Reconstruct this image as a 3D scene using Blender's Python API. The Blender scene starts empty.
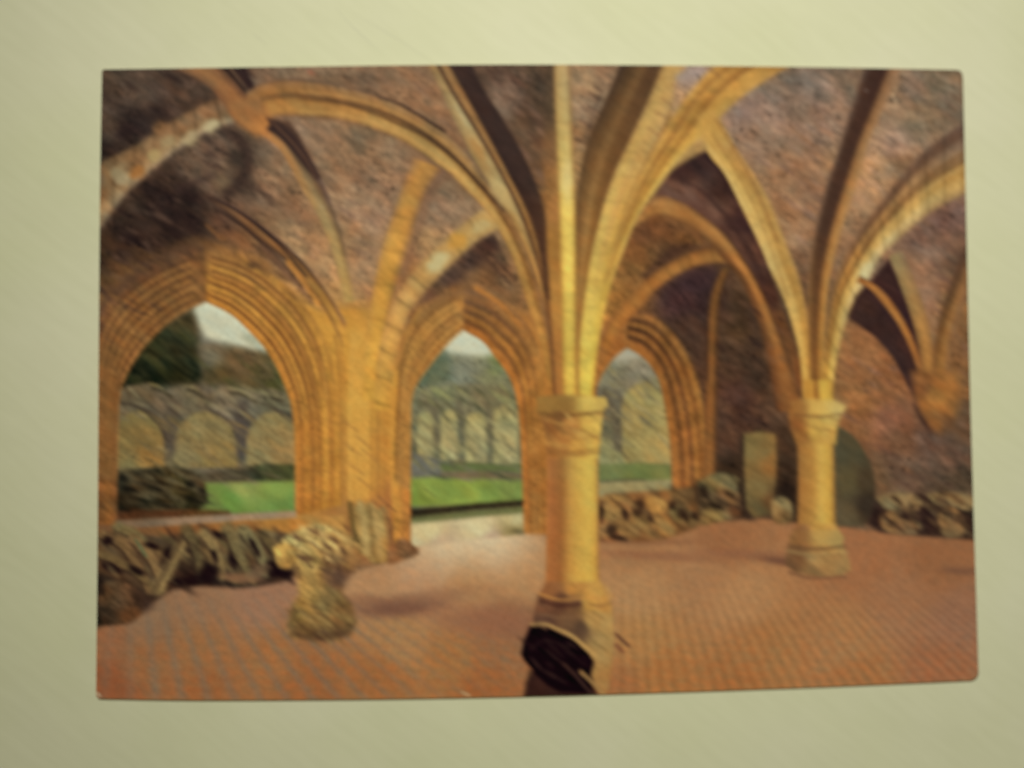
# A glossy picture postcard of a ruined vaulted hall lying on a sheet of cream textured paper.
# All lengths in metres. The print is worked out in the card's own flat plan (units "u" = 1/5.87 mm).
import math, sys
import numpy as np
try:
    import bpy
except ImportError:
    bpy = None

# ------------------------------------------------------------------ plan units -> metres on the table
FOC = 512 / math.tan(math.radians(25.0))
CAM_ROT = (0.04231, -0.03922, -0.01086)
CAM_LOC = (-0.01239, -0.00912, 0.18546)

def rotm(a):
    x, y, z = a; c, s = math.cos, math.sin
    return (np.array([[c(z), -s(z), 0], [s(z), c(z), 0], [0, 0, 1]])
            @ np.array([[c(y), 0, s(y)], [0, 1, 0], [-s(y), 0, c(y)]])
            @ np.array([[1, 0, 0], [0, c(x), -s(x)], [0, s(x), c(x)]]))

TH = .0006          # thickness of the card

def plan(x, y, z=TH):
    """homography from survey units (x right, y down) to metres on the table top"""
    x = np.asarray(x, float); y = np.asarray(y, float)
    R = rotm(CAM_ROT)
    d = np.stack([(x - 512) / FOC, (384 - y) / FOC, -np.ones_like(x)], -1) @ R.T
    t = -(CAM_LOC[2] - z) / d[..., 2]
    return CAM_LOC[0] + d[..., 0] * t, CAM_LOC[1] + d[..., 1] * t

# ------------------------------------------------------------------ print painter
X0, Y0, CW, CH = 84, 52, 908, 662
yy, xx = np.mgrid[0:CH, 0:CW].astype(np.float32)
xx += X0; yy += Y0
img = np.zeros((CH, CW, 3), np.float32)
idm = np.zeros((CH, CW), np.int32)
rng = np.random.default_rng(7)
PARTS = []          # (name, label, parent index or None)

def part(name, label=None, parent=None):
    PARTS.append((name, label, parent)); return len(PARTS) - 1

def smooth(t): return t * t * (3 - 2 * t)

def vnoise(sx, sy, ang=0.0, seed=0, X=None, Y=None):
    X = xx if X is None else X; Y = yy if Y is None else Y
    a = math.radians(ang)
    u = (X * math.cos(a) + Y * math.sin(a)) / sx + 500.3
    v = (-X * math.sin(a) + Y * math.cos(a)) / sy + 500.7
    r = np.random.default_rng(seed)
    T = r.random((256, 256)).astype(np.float32) * 2 - 1
    iu = np.floor(u).astype(int); iv = np.floor(v).astype(int)
    fu = smooth(u - iu); fv = smooth(v - iv)
    def g(a, b): return T[(iv + b) & 255, (iu + a) & 255]
    return ((g(0, 0) * (1 - fu) + g(1, 0) * fu) * (1 - fv) + (g(0, 1) * (1 - fu) + g(1, 1) * fu) * fv).astype(np.float32)

def blur1(a, s, axis):
    r = int(math.ceil(s * 3)); k = np.exp(-0.5 * (np.arange(-r, r + 1) / s) ** 2); k /= k.sum()
    p = [(0, 0)] * a.ndim; p[axis] = (r, r); b = np.pad(a, p, mode='edge')
    out = np.zeros_like(a); n = a.shape[axis]
    for i, w in enumerate(k):
        sl = [slice(None)] * a.ndim; sl[axis] = slice(i, i + n); out += b[tuple(sl)] * w
    return out

def gblur(a, s): return blur1(blur1(a, s, 0), s, 1)

def spline(pts, n=None):
    """Catmull-Rom through the points, resampled evenly along its length"""
    p = np.array(pts, float)
    if len(p) == 2:
        q = p[0] + (p[1] - p[0]) * np.linspace(0, 1, 24)[:, None]
    else:
        e = np.vstack([2 * p[0] - p[1], p, 2 * p[-1] - p[-2]]); out = []
        for i in range(1, len(e) - 2):
            t = np.linspace(0, 1, 14, endpoint=False)[:, None]
            a, b, c, d = e[i - 1], e[i], e[i + 1], e[i + 2]
            out.append(0.5 * (2 * b + (c - a) * t + (2 * a - 5 * b + 4 * c - d) * t ** 2 + (3 * b - a - 3 * c + d) * t ** 3))
        out.append(p[-1:]); q = np.vstack(out)
    L = np.r_[0, np.cumsum(np.hypot(*np.diff(q, axis=0).T))]
    n = n or max(8, int(L[-1] / 5)); s = np.linspace(0, L[-1], n)
    return np.c_[np.interp(s, L, q[:, 0]), np.interp(s, L, q[:, 1])]

def bbox(p, m):
    x0 = max(0, int(p[:, 0].min() - X0 - m)); x1 = min(CW, int(p[:, 0].max() - X0 + m) + 2)
    y0 = max(0, int(p[:, 1].min() - Y0 - m)); y1 = min(CH, int(p[:, 1].max() - Y0 + m) + 2)
    return (slice(y0, max(y1, y0 + 1)), slice(x0, max(x1, x0 + 1)))

def polymask(p, soft):
    p = np.asarray(p, float); bb = bbox(p, soft * 2 + 2); X = xx[bb]; Y = yy[bb]
    d2 = np.full(X.shape, 1e9, np.float32); ins = np.zeros(X.shape, bool)
    for (ax, ay), (bx, by) in zip(p, np.roll(p, -1, 0)):
        ex, ey = bx - ax, by - ay; l = ex * ex + ey * ey
        if l < 1e-9: continue
        t = np.clip(((X - ax) * ex + (Y - ay) * ey) / l, 0, 1)
        d2 = np.minimum(d2, (X - ax - t * ex) ** 2 + (Y - ay - t * ey) ** 2)
        if ay != by:
            c = (ay > Y) != (by > Y)
            ins ^= c & (X < ex * (Y - ay) / ey + ax)
    d = np.sqrt(d2); d = np.where(ins, d, -d)
    return bb, smooth(np.clip(d / soft * 0.5 + 0.5, 0, 1))

def field(pts, sig=30, X=None, Y=None):
    """colour spread smoothly between control points (x, y, (r, g, b))"""
    X = xx if X is None else X; Y = yy if Y is None else Y
    acc = np.zeros(X.shape + (3,), np.float32); w = np.full(X.shape, 1e-12, np.float32)
    for x, y, c in pts:
        d = ((X - x) ** 2 + (Y - y) ** 2) / (sig * sig)
        k = 1.0 / (0.12 + d) ** 1.9
        w += k; acc += k[..., None] * np.array(c, np.float32)
    return acc / w[..., None]

def put(bb, m, col, pid=None, tex=0.0, seed=1, ang=37, ts=(11, 2.6)):
    X, Y = xx[bb], yy[bb]
    col = np.asarray(col, np.float32)
    if col.ndim == 1: col = np.broadcast_to(col, X.shape + (3,))
    if tex:
        n = 0.6 * vnoise(ts[0], ts[1], ang, seed, X, Y) + 0.5 * vnoise(ts[0] * 2.1, ts[1] * 2.6, ang - 8, seed + 9, X, Y)
        h = vnoise(17, 9, ang, seed + 5, X, Y)
        col = col * (1 + tex * n)[..., None] * (1 + tex * 0.35 * h[..., None] * np.array([1, 0, -0.8], np.float32))
    img[bb] = img[bb] * (1 - m[..., None]) + col * m[..., None]
    if pid is not None: idm[bb][m > 0.5] = pid

def poly(pts, col, pid=None, soft=1.4, curve=False, tex=0.0, seed=1, sig=30, alpha=1.0, **k):
    p = spline(list(pts) + [pts[0]]) if curve else np.array(pts, float)
    bb, m = polymask(p, soft)
    if isinstance(col, list): col = field(col, sig, xx[bb], yy[bb])
    put(bb, m * alpha, col, pid, tex, seed, **k)

def band(L, R, prof, prof2=None, pid=None, soft=1.3, joints=0, jd=0.3, jphase=0.3, jt=0.0, tex=0.09, seed=1, alpha=1.0, curve=True, mid=None):
    """stone moulding between two edge curves; prof = [(v, colour)...] across it, prof2 the same at the far end"""
    l0 = spline(L) if curve else spline(L); r0 = spline(R)
    n = max(len(l0), len(r0)) * 6
    l = spline(L, n); r = spline(R, n)
    wmax = np.hypot(*(l - r).T).max(); m = int(wmax * 1.8) + 4
    v = np.linspace(0, 1, m)
    pv = [a for a, _ in prof]
    c1 = np.stack([np.interp(v, pv, [c[i] for _, c in prof]) for i in range(3)], -1)
    q = prof2 or prof; qv = [a for a, _ in q]
    c2 = np.stack([np.interp(v, qv, [c[i] for _, c in q]) for i in range(3)], -1)
    u = np.linspace(0, 1, n)
    if mid:
        mv = [a for a, _ in mid]; cm = np.stack([np.interp(v, mv, [c[i] for _, c in mid]) for i in range(3)], -1)
        w1 = np.clip(1 - 2 * u, 0, 1)[:, None, None]; w2 = np.clip(2 * u - 1, 0, 1)[:, None, None]
        C = c1 * w1 + c2 * w2 + cm * (1 - w1 - w2)
    else:
        C = c1 * (1 - u)[:, None, None] + c2 * u[:, None, None]
    if joints:
        ph = (u[:, None] * joints + jphase + jt * v[None, :])
        f = np.abs(ph - np.round(ph)) / joints * (n / 6) * 5     # distance in units
        blk = np.random.default_rng(seed + 77).random(joints + 4)[np.clip(np.round(ph).astype(int) + 0, 0, joints + 3)]
        C = C * (1 + 0.14 * (blk - 0.5))[..., None] * (1 - jd * np.exp(-(f / 1.1) ** 2))[..., None]
    P = l[:, None, :] * (1 - v)[None, :, None] + r[:, None, :] * v[None, :, None]
    outline = np.vstack([l[::4], l[-1:], r[::-1][::4], r[:1]])
    bb, msk = polymask(outline, soft)
    hh, ww = msk.shape
    fx = (P[..., 0] - X0 - bb[1].start).ravel(); fy = (P[..., 1] - Y0 - bb[0].start).ravel(); Cf = C.reshape(-1, 3)
    ix = np.floor(fx).astype(int); iy = np.floor(fy).astype(int)
    acc = np.zeros((hh * ww, 4))
    for dx in (0, 1):
        for dy in (0, 1):
            w = (1 - np.abs(fx - ix - dx)) * (1 - np.abs(fy - iy - dy)); a = ix + dx; b = iy + dy
            ok = (a >= 0) & (a < ww) & (b >= 0) & (b < hh); k = b[ok] * ww + a[ok]
            acc[:, 3] += np.bincount(k, w[ok], hh * ww)
            for c in range(3): acc[:, c] += np.bincount(k, (w * Cf[:, c])[ok], hh * ww)
    acc = acc.reshape(hh, ww, 4).astype(np.float32)
    s1 = gblur(acc, 0.6); s2 = gblur(acc, 2.5)
    w = s1[..., 3:]; k = np.clip(w / 0.5, 0, 1)
    col = k * s1[..., :3] / np.maximum(w, 1e-6) + (1 - k) * s2[..., :3] / np.maximum(s2[..., 3:], 1e-6)
    col[s2[..., 3] < 1e-6] = C.reshape(-1, 3).mean(0)
    put(bb, msk * alpha, col, pid, tex, seed)

def line(pts, w, col, alpha=1.0, soft=None, taper=(1, 1), pid=None):
    p = spline(pts) if len(pts) > 2 else spline(pts); bb = bbox(p, w + 4); X, Y = xx[bb], yy[bb]
    m = np.zeros(X.shape, np.float32); n = len(p) - 1; soft = soft or 1.2
    for i in range(n):
        (ax, ay), (bx, by) = p[i], p[i + 1]; ex, ey = bx - ax, by - ay; l = ex * ex + ey * ey + 1e-9
        t = np.clip(((X - ax) * ex + (Y - ay) * ey) / l, 0, 1)
        d = np.hypot(X - ax - t * ex, Y - ay - t * ey)
        uu = (i + t) / n; ww = w * 0.5 * (taper[0] + (taper[1] - taper[0]) * uu)
        m = np.maximum(m, np.clip((ww - d) / soft + 0.5, 0, 1))
    put(bb, m * alpha, np.array(col, np.float32), pid)

def blob(x, y, rx, ry, col, ang=0, alpha=1.0, soft=0.5, pid=None, rough=0.25, seed=0, tex=0.0):
    m0 = max(rx, ry) * 1.8 + 3
    bb = bbox(np.array([[x - m0, y - m0], [x + m0, y + m0]], float), 0); X, Y = xx[bb] - x, yy[bb] - y
    a = math.radians(ang); u = X * math.cos(a) + Y * math.sin(a); v = -X * math.sin(a) + Y * math.cos(a)
    r = np.hypot(u / rx, v / ry) + rough * vnoise(max(3, rx * .6), max(3, ry * .6), 20, seed, xx[bb], yy[bb])
    put(bb, smooth(np.clip((1 - r) / soft + 0.5, 0, 1)) * alpha, np.array(col, np.float32), pid, tex, seed)

def mottle(pts, cols, n, sz=(7, 2), ang=35, alpha=.45, seed=0, jit=10):
    """scatter small streaky patches inside a polygon"""
    g = np.random.default_rng(seed); p = np.array(pts, float); bb, m = polymask(p, 2.0); k = 0
    lo, hi = p.min(0), p.max(0)
    while k < n:
        x, y = lo + (hi - lo) * g.random(2); k += 1
        iy, ix = int(y - Y0) - bb[0].start, int(x - X0) - bb[1].start
        if 0 <= iy < m.shape[0] and 0 <= ix < m.shape[1] and m[iy, ix] > .5:
            blob(x, y, sz[0] * (.5 + g.random()), sz[1] * (.6 + .8 * g.random()), cols[g.integers(len(cols))], ang + jit * (g.random() - .5) * 2, alpha * (.6 + .6 * g.random()), 1.1, seed=int(g.integers(999)))
#PAINT_START
# ================================================================== the printed picture
V = part('vault_webbing', 'dark reddish brown rubble webbing of the printed vault')
idm[:] = V
base = [
 (100,75,(80,66,58)),(140,90,(92,76,68)),(180,95,(84,66,58)),(110,130,(86,70,62)),(150,125,(84,68,62)),(190,108,(70,54,48)),
 (130,128,(48,36,34)),(165,118,(52,38,35)),(100,150,(52,42,36)),(215,150,(102,82,74)),(200,165,(98,78,68)),(225,180,(104,86,72)),
 (240,160,(64,50,44)),(243,185,(72,56,50)),(265,170,(112,92,82)),(270,195,(116,92,82)),(240,205,(104,80,70)),(290,200,(104,80,68)),
 (170,190,(56,42,37)),(190,205,(44,32,28)),(160,220,(48,36,31)),(120,215,(60,45,38)),(120,250,(70,50,40)),(150,235,(60,45,40)),
 (190,225,(58,42,36)),(130,270,(96,68,48)),(110,290,(104,76,50)),(100,260,(72,54,40)),(230,215,(92,66,56)),(250,235,(112,80,60)),
 (310,80,(118,98,88)),(350,78,(112,90,78)),(400,85,(132,104,86)),(440,100,(134,104,84)),(455,125,(130,98,78)),
 (290,135,(132,106,98)),(320,140,(118,94,86)),(360,140,(104,84,76)),(400,155,(116,92,82)),(330,165,(112,88,78)),(365,180,(110,86,78)),
 (395,180,(118,92,82)),(350,205,(132,106,94)),(375,215,(142,114,100)),(300,215,(116,90,78)),(310,240,(136,106,88)),
 (300,250,(146,116,96)),(325,270,(146,114,92)),(290,235,(134,104,86)),(355,240,(150,116,92)),(362,262,(150,116,94)),(335,295,(150,112,80)),
 (445,190,(112,92,80)),(455,205,(136,112,98)),(430,215,(140,114,100)),(440,205,(126,100,88)),(470,185,(100,78,64)),
 (425,240,(150,118,90)),(410,262,(142,104,80)),(395,285,(140,100,74)),
 (490,75,(92,74,64)),(510,95,(112,90,78)),(500,110,(120,98,84)),(535,85,(74,60,50)),(545,110,(76,60,48)),(525,120,(86,66,52)),
 (530,150,(104,76,58)),(540,175,(104,76,56)),(545,205,(132,92,56)),
 (590,80,(150,122,96)),(600,75,(134,110,92)),(585,110,(134,110,92)),(580,135,(132,98,72)),(578,160,(128,94,66)),
 (690,75,(152,128,116)),(672,100,(160,130,96)),(700,70,(146,126,120)),
 (775,80,(110,94,86)),(810,85,(110,94,88)),(840,80,(104,88,80)),(740,110,(126,104,98)),(770,110,(124,100,90)),(810,120,(120,96,84)),
 (760,140,(124,98,84)),(800,150,(122,92,74)),(830,120,(118,92,80)),(780,180,(132,98,76)),(810,190,(118,88,70)),(795,215,(134,98,74)),(810,225,(128,94,72)),
 (885,80,(128,100,78)),(910,85,(108,90,84)),(940,80,(96,82,72)),(955,100,(100,84,76)),(890,110,(132,106,92)),(920,120,(110,92,80)),
 (870,140,(150,118,102)),(895,145,(140,112,104)),(880,170,(156,122,98)),(860,190,(156,118,94)),(850,170,(150,114,84)),(900,165,(118,92,76)),
 (955,205,(108,82,80)),(940,220,(104,78,76)),(920,235,(114,86,80)),(940,245,(118,90,82)),(915,270,(128,96,82)),(930,290,(136,100,84)),(960,260,(100,76,66)),(955,300,(128,94,64)),(965,340,(116,82,56)),
 (960,380,(118,80,50)),(965,420,(90,66,50)),(860,350,(126,84,54)),(880,390,(122,80,52)),(860,400,(132,88,54)),(890,420,(128,84,64)),(850,430,(128,82,52)),
 (900,440,(112,76,56)),(930,440,(92,68,58)),(950,460,(86,66,56)),(900,470,(92,70,58)),(960,480,(76,60,48)),(880,480,(96,74,56)),(890,370,(128,82,52)),
 (745,300,(70,50,34)),(760,320,(66,46,34)),(740,330,(80,56,36)),(755,345,(78,54,38)),(735,360,(76,52,36)),(765,380,(70,48,34)),(740,400,(88,58,46)),(770,410,(96,66,48)),
 (725,430,(84,58,44)),(745,425,(78,54,42)),(790,440,(72,50,36)),(785,470,(62,44,32)),(733,480,(58,42,30)),(770,350,(98,66,42)),(780,385,(112,72,46)),
 (690,280,(70,46,44)),(680,300,(74,48,44)),(690,330,(80,54,40)),(700,350,(84,56,40)),(706,300,(62,42,38)),(672,262,(84,58,40)),
 (640,232,(104,66,44)),(660,225,(108,70,44)),(640,270,(130,88,50)),(618,300,(146,96,50)),(665,205,(100,72,50)),(640,255,(120,80,48)),(690,240,(110,72,42)),
 (610,330,(158,104,52)),(700,200,(80,56,44)),(720,230,(74,52,42)),(740,250,(88,62,48)),(750,280,(96,68,48)),
]
bb = (slice(0, CH), slice(0, CW))
put(bb, np.ones((CH, CW), np.float32), field(base, 16) * np.array([1.0, 1.0, .94], np.float32), None, tex=0.13, seed=3, ts=(10, 2.3))
# brick courses: blotchy lighter and darker stones lying along the diagonal
n = vnoise(6, 3.2, 32, 21); img *= (1 + 0.07 * n)[..., None]
n = np.clip(vnoise(15, 5, 30, 22) * vnoise(40, 30, 0, 23) * 3, -1, 1); img *= (1 + 0.09 * n)[..., None]
h = vnoise(9, 5, 34, 24)[..., None]; img *= 1 + 0.03 * h * np.array([1.2, 0, -0.6], np.float32)

mottle([(88,60),(260,60),(240,130),(200,240),(88,300)], [(40,28,26),(52,38,34),(96,76,66),(116,94,82),(74,58,50)], 170, (9,2.4), 33, .5, 1)
mottle([(150,190),(205,190),(215,245),(120,270),(100,250)], [(36,24,24),(40,28,26),(66,46,38)], 50, (9,3), 33, .6, 2)
mottle([(232,140),(260,150),(300,210),(345,300),(310,275),(260,225),(220,180)], [(64,50,46),(84,66,58),(140,112,100),(128,98,84)], 60, (8,2), 36, .45, 3)
line([(224,130),(240,140),(248,158),(242,180),(226,194)], 10, (52,38,34), .8, soft=5); line([(250,186),(262,192),(272,204)], 6, (62,46,40), .7, soft=4)
for x, y, rx, ry in [(165,205,22,12),(190,195,16,9),(128,236,20,8),(112,150,14,9),(150,122,20,7),(185,228,20,9),(150,186,16,7)]: blob(x, y, rx, ry, (36,25,24), 30, .5, 1.1, seed=x)
mottle([(100,140),(150,180),(215,160),(250,190),(225,235),(110,280),(98,230)], [(96,74,64),(34,24,22),(82,60,50),(110,86,74),(44,32,28)], 120, (7,1.8), 34, .55, 33)
line([(224,132),(226,131)], 2, (66,50,44), .1); line([(150,132),(130,128),(118,135)], 10, (44,32,32), .5, soft=6); line([(214,176),(196,182),(178,190)], 7, (58,42,38), .6, soft=5)
mottle([(290,125),(420,155),(400,290),(352,300),(330,200)], [(92,72,66),(104,80,72),(160,128,110),(150,116,98)], 90, (9,1.6), 33, .4, 4)
mottle([(270,66),(430,66),(460,130),(440,128),(380,92),(300,76)], [(104,82,74),(150,120,98),(120,94,80)], 50, (9,1.8), 35, .4, 5)
mottle([(482,66),(548,66),(550,200),(520,150)], [(60,46,38),(130,100,84),(110,84,66),(80,56,46)], 50, (9,2.2), 38, .5, 6)
mottle([(735,120),(760,85),(865,70),(820,250),(790,240)], [(96,74,66),(140,112,98),(150,122,108),(104,80,70)], 110, (9,1.8), 35, .38, 7)
mottle([(900,70),(962,70),(962,115),(900,170),(845,230),(860,150)], [(92,72,64),(156,128,114),(130,104,92),(100,80,70)], 80, (9,1.8), 38, .4, 8)
mottle([(900,235),(965,196),(968,400),(930,300)], [(80,58,54),(130,98,88),(90,68,62),(124,88,66)], 60, (8,2), 36, .45, 9)
mottle([(572,72),(610,72),(590,120),(578,160)], [(160,130,104),(110,84,66),(150,112,80)], 30, (7,2), 38, .45, 10)
# ---- window reveals: opening edge curves (left foot -> apex -> right foot)
o1L = [(117,525),(118,444),(120,397),(125.5,379),(133,364),(144,348),(159,332),(176,318),(193,308),(206,302)]
o1R = [(206,302),(230,314),(249,331),(266,350),(277,368),(285,387),(291,405),(294,430),(295,466),(295,516)]
o2L = [(411,548),(411,450),(412,401),(418,383),(430,366),(441,352),(450,342),(463,330)]
o2R = [(463,330),(483,342),(494,356),(505,370),(513,386),(518,408),(521,445),(523,500),(524,536)]
o3L = [(596,500),(596,400),(600,380),(606,369),(615,357),(627,348)]
o3R = [(627,348),(641,356),(652,368),(660,384),(665,408),(669,434),(671,460),(672,490)]

# ---- masonry of the pier and the big window surrounds
PIER = part('window_wall', 'orange stone wall and pier between the arched windows in the print')
poly([(88,540),(88,290),(110,284),(140,262),(170,250),(196,240),(225,250),(258,262),(285,284),(304,300),(322,308),(345,304),(382,306),(400,308),
      (416,304),(440,292),(468,290),(500,300),(530,316),(552,350),(552,540),(524,536),(411,552),(360,562),(290,545)],
     [(100,300,(124,90,54)),(100,360,(118,82,48)),(102,400,(128,88,46)),(104,450,(130,84,52)),(100,500,(112,78,50)),(120,330,(126,92,52)),(150,310,(124,90,50)),
      (170,270,(124,88,50)),(190,285,(140,100,54)),(130,290,(120,84,48)),(230,275,(180,124,58)),(260,300,(182,126,58)),(300,340,(196,142,60)),(310,400,(182,126,54)),
      (350,350,(200,146,62)),(330,380,(198,140,58)),(360,400,(202,152,66)),(385,390,(196,144,60)),(400,350,(178,124,62)),(402,400,(186,126,54)),
      (320,450,(180,122,54)),(350,450,(198,146,66)),(360,480,(196,142,64)),(395,450,(190,132,58)),(405,500,(170,108,56)),(320,490,(184,128,58)),(380,520,(168,112,60)),(395,545,(140,92,54)),
      (340,520,(160,112,60)),(310,530,(172,124,62)),(440,310,(148,104,58)),(470,305,(152,104,56)),(500,320,(170,116,56)),(520,340,(178,120,56)),(535,380,(180,118,54)),
      (532,450,(172,116,58)),(532,500,(168,116,60)),(535,525,(142,98,56)),(420,330,(160,116,56))], PIER, sig=22, tex=0.05, soft=9, seed=8)

# ---- left window arch: rings of moulding
W1 = part('window_arch', 'large orange moulded window arch at the left of the print')
dk, og, lt = (128,84,46), (186,126,56), (204,146,62)
prof = [(0,(184,122,54)),(.10,(190,128,56)),(.16,(150,98,46)),(.24,(190,132,58)),(.32,(196,138,60)),(.38,(146,96,46)),(.48,(188,130,56)),(.54,(140,92,46)),(.62,(196,140,60)),(.72,(202,146,62)),(.78,(154,104,50)),(.90,(198,142,60)),(1,(178,126,58))]
profb = [(0,(174,112,50)),(.10,(186,122,54)),(.16,(164,106,48)),(.24,(188,126,54)),(.32,(180,120,52)),(.38,(158,104,48)),(.48,(186,126,54)),(.54,(166,110,48)),(.62,(192,134,56)),(.72,(184,126,54)),(.78,(170,114,50)),(.90,(192,136,58)),(1,(190,134,58))]
prot = [(v, tuple(np.array(c) * (.88 if i % 2 else .93))) for i, (v, c) in enumerate(prof)]
profA = [(v, tuple(np.array(c) * .94 * (1 - k) + np.array([124, 86, 54]) * k)) for v, c in prof for k in [max(0, (v - .45) / .55) ** .8 * .85]]
band(o1R, [(204,246),(228,252),(256,263),(284,284),(305,306),(322,334),(332,366),(338,400),(341,450),(341,505)], profA, profb, W1, mid=prof, joints=15, jd=.10, tex=0.05, seed=11)
profl = [(0,(132,92,52)),(.2,(116,80,44)),(.35,(136,96,54)),(.5,(112,78,44)),(.65,(128,90,50)),(.8,(104,72,44)),(1,(112,80,50))]
profl2 = [(0,(116,78,46)),(.3,(136,90,46)),(.5,(120,80,44)),(.8,(128,84,50)),(1,(110,74,50))]
band(list(reversed(o1L)), [(204,246),(176,254),(150,266),(126,282),(106,302),(94,330),(88,370),(86,420),(86,480),(86,525)], profl, profl2, W1, joints=16, jd=.12, tex=0.2, seed=12)
# weathered blotches on the upper arch
for x, y, rx, ry, c, a in [(150,270,22,9,(80,58,42),-30),(125,262,14,7,(66,48,38),-20),(172,262,14,6,(92,66,44),-20),(160,290,16,8,(100,72,44),-30),(105,285,8,10,(72,54,40),0),
                           (262,262,14,4,(110,78,48),30),(285,275,10,5,(92,66,50),40),(258,286,10,3,(112,84,46),38),(200,262,7,12,(104,74,44),0),(190,250,22,5,(78,54,40),-12),(235,240,16,6,(112,74,50),25),(240,300,12,3,(120,84,44),35)]:
    blob(x, y, rx, ry, c, a, .42, 1.2, tex=.2, seed=int(x))
line([(206,246),(207,275),(206,300)], 2, (120,82,44), .4, soft=3)
line([(196,243),(170,252),(140,268),(116,290),(100,310),(92,330)], 10, (74,54,42), .55, soft=9)
mottle([(94,290),(130,255),(170,240),(200,240),(204,280),(150,310),(100,345)], [(66,48,38),(96,70,44),(146,104,58),(80,58,42),(130,92,52)], 90, (9,2), 32, .55, 11)
mottle([(96,345),(150,320),(128,370),(116,400),(114,520),(98,520)], [(104,70,42),(150,100,50),(120,84,50)], 60, (8,1.8), 45, .4, 12)
mottle([(212,246),(270,262),(300,300),(260,290),(215,262)], [(92,66,44),(206,148,64),(120,86,48),(150,104,54)], 34, (9,1.7), 34, .5, 13)
for k in range(7):
    f = .14 + .115 * k
    q0 = spline(o1R, 40); q1 = spline([(204,246),(228,252),(256,263),(284,284),(305,306),(322,334),(332,366),(338,400),(341,450),(341,505)], 40)
    q = q0 * (1 - f) + q1 * f
    line(q[1:26:3], 2.0, (104,68,36), .62, soft=1.4, taper=(1.1, .6)); line(q[1:26:3] + np.array([-1.5, 2.2]), 1.8, (216,156,72), .4, soft=1.5)
for k in range(6):
    f = .12 + .14 * k; q0 = spline(o1L[::-1], 40); q1 = spline([(204,246),(176,254),(150,266),(126,282),(106,302),(94,330),(88,370),(86,420),(86,480),(86,525)], 40)
    q = q0 * (1 - f) + q1 * f; line(q[2:34:3], 2.2, (80,54,34), .62, soft=1.5); line(q[2:34:3] + np.array([2.4, 2.4]), 2.2, (172,124,64), .55, soft=1.8)
# wall rib above the arch
R1 = part('vault_rib', 'thin dark edged wall rib over the left window')
band([(203,196),(228,214),(256,238),(286,262),(306,286),(326,312),(342,345)], [(214,196),(240,210),(266,228),(292,250),(313,272),(332,298),(346,322)],
     [(0,(60,42,34)),(.2,(90,62,44)),(.45,(112,80,56)),(.7,(96,68,50)),(.85,(46,32,28)),(1,(110,84,70))],
     [(0,(150,104,56)),(.2,(190,134,58)),(.5,(200,144,62)),(.7,(186,128,58)),(.85,(140,96,56)),(1,(190,140,80))], R1,
     mid=[(0,(54,38,30)),(.2,(96,66,42)),(.45,(150,104,56)),(.7,(120,82,50)),(.85,(50,34,30)),(1,(120,90,66))], tex=.12, seed=14)
mottle([(205,215),(235,222),(285,262),(318,305),(280,285),(215,243)], [(60,42,34),(150,100,56),(84,60,46),(46,32,28)], 44, (9,2), 36, .55, 14)
line([(214,208),(236,222),(260,242),(284,264),(302,288)], 2.6, (40,28,26), .8)
line([(208,197),(232,208),(258,226),(284,250),(306,276)], 2.4, (42,30,28), .7)
line([(262,246),(290,276),(312,302)], 5, (84,60,52), .6)
line([(288,262),(305,284),(318,303)], 5, (176,120,58), .8)

# ---- second window arch
W2 = part('window_arch', 'middle window arch of orange stone with narrow rings')
band(o2R, [(464,287),(486,294),(508,306),(526,322),(538,345),(544,372),(546,410),(547,450),(548,500),(548,534)],
     [(0,(168,110,52)),(.14,(172,112,54)),(.22,(110,74,42)),(.36,(170,116,56)),(.44,(108,74,46)),(.58,(160,110,58)),(.66,(104,74,50)),(.8,(150,106,62)),(1,(116,84,60))],
     [(0,(178,112,54)),(.2,(186,124,60)),(.3,(150,98,50)),(.45,(184,128,64)),(.55,(156,104,54)),(.7,(180,124,60)),(.8,(140,92,46)),(.9,(170,112,54)),(1,(160,104,50))], W2,
     mid=[(0,(182,112,50)),(.14,(190,122,54)),(.22,(140,90,46)),(.36,(188,126,54)),(.44,(144,94,46)),(.58,(184,124,56)),(.66,(150,100,48)),(.8,(180,122,56)),(1,(178,122,56))], joints=12, jd=.12, seed=15)
band(list(reversed(o2L)), [(464,287),(446,294),(428,306),(414,322),(404,344),(398,370),(395,400),(393,440),(392,500),(392,548)],
     [(0,(156,106,54)),(.2,(174,126,64)),(.4,(136,96,52)),(.6,(180,130,66)),(.8,(138,98,54)),(1,(116,84,56))],
     [(0,(150,96,52)),(.2,(176,116,58)),(.4,(170,114,56)),(.6,(184,126,60)),(.8,(188,132,62)),(1,(180,124,58))], W2,
     mid=[(0,(164,104,46)),(.2,(194,136,56)),(.4,(160,108,48)),(.6,(204,150,62)),(.8,(166,116,50)),(1,(194,140,60))], joints=13, jd=.16, seed=16)
for k in range(5):
    f = .12 + .17 * k; q0 = spline(o2L[::-1], 30); q1 = spline([(464,287),(446,294),(428,306),(414,322),(404,344),(398,370),(395,400),(393,440),(392,500),(392,548)], 30)
    q = q0 * (1 - f) + q1 * f; line(q[1:24:3], 2.0, (110,74,40), .65, soft=1.4); line(q[1:24:3] + np.array([2.2, 2.2]), 2.2, (204,150,78), .6, soft=1.8)
line([(464,290),(464,330)], 1.6, (120,84,46), .4)
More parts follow.
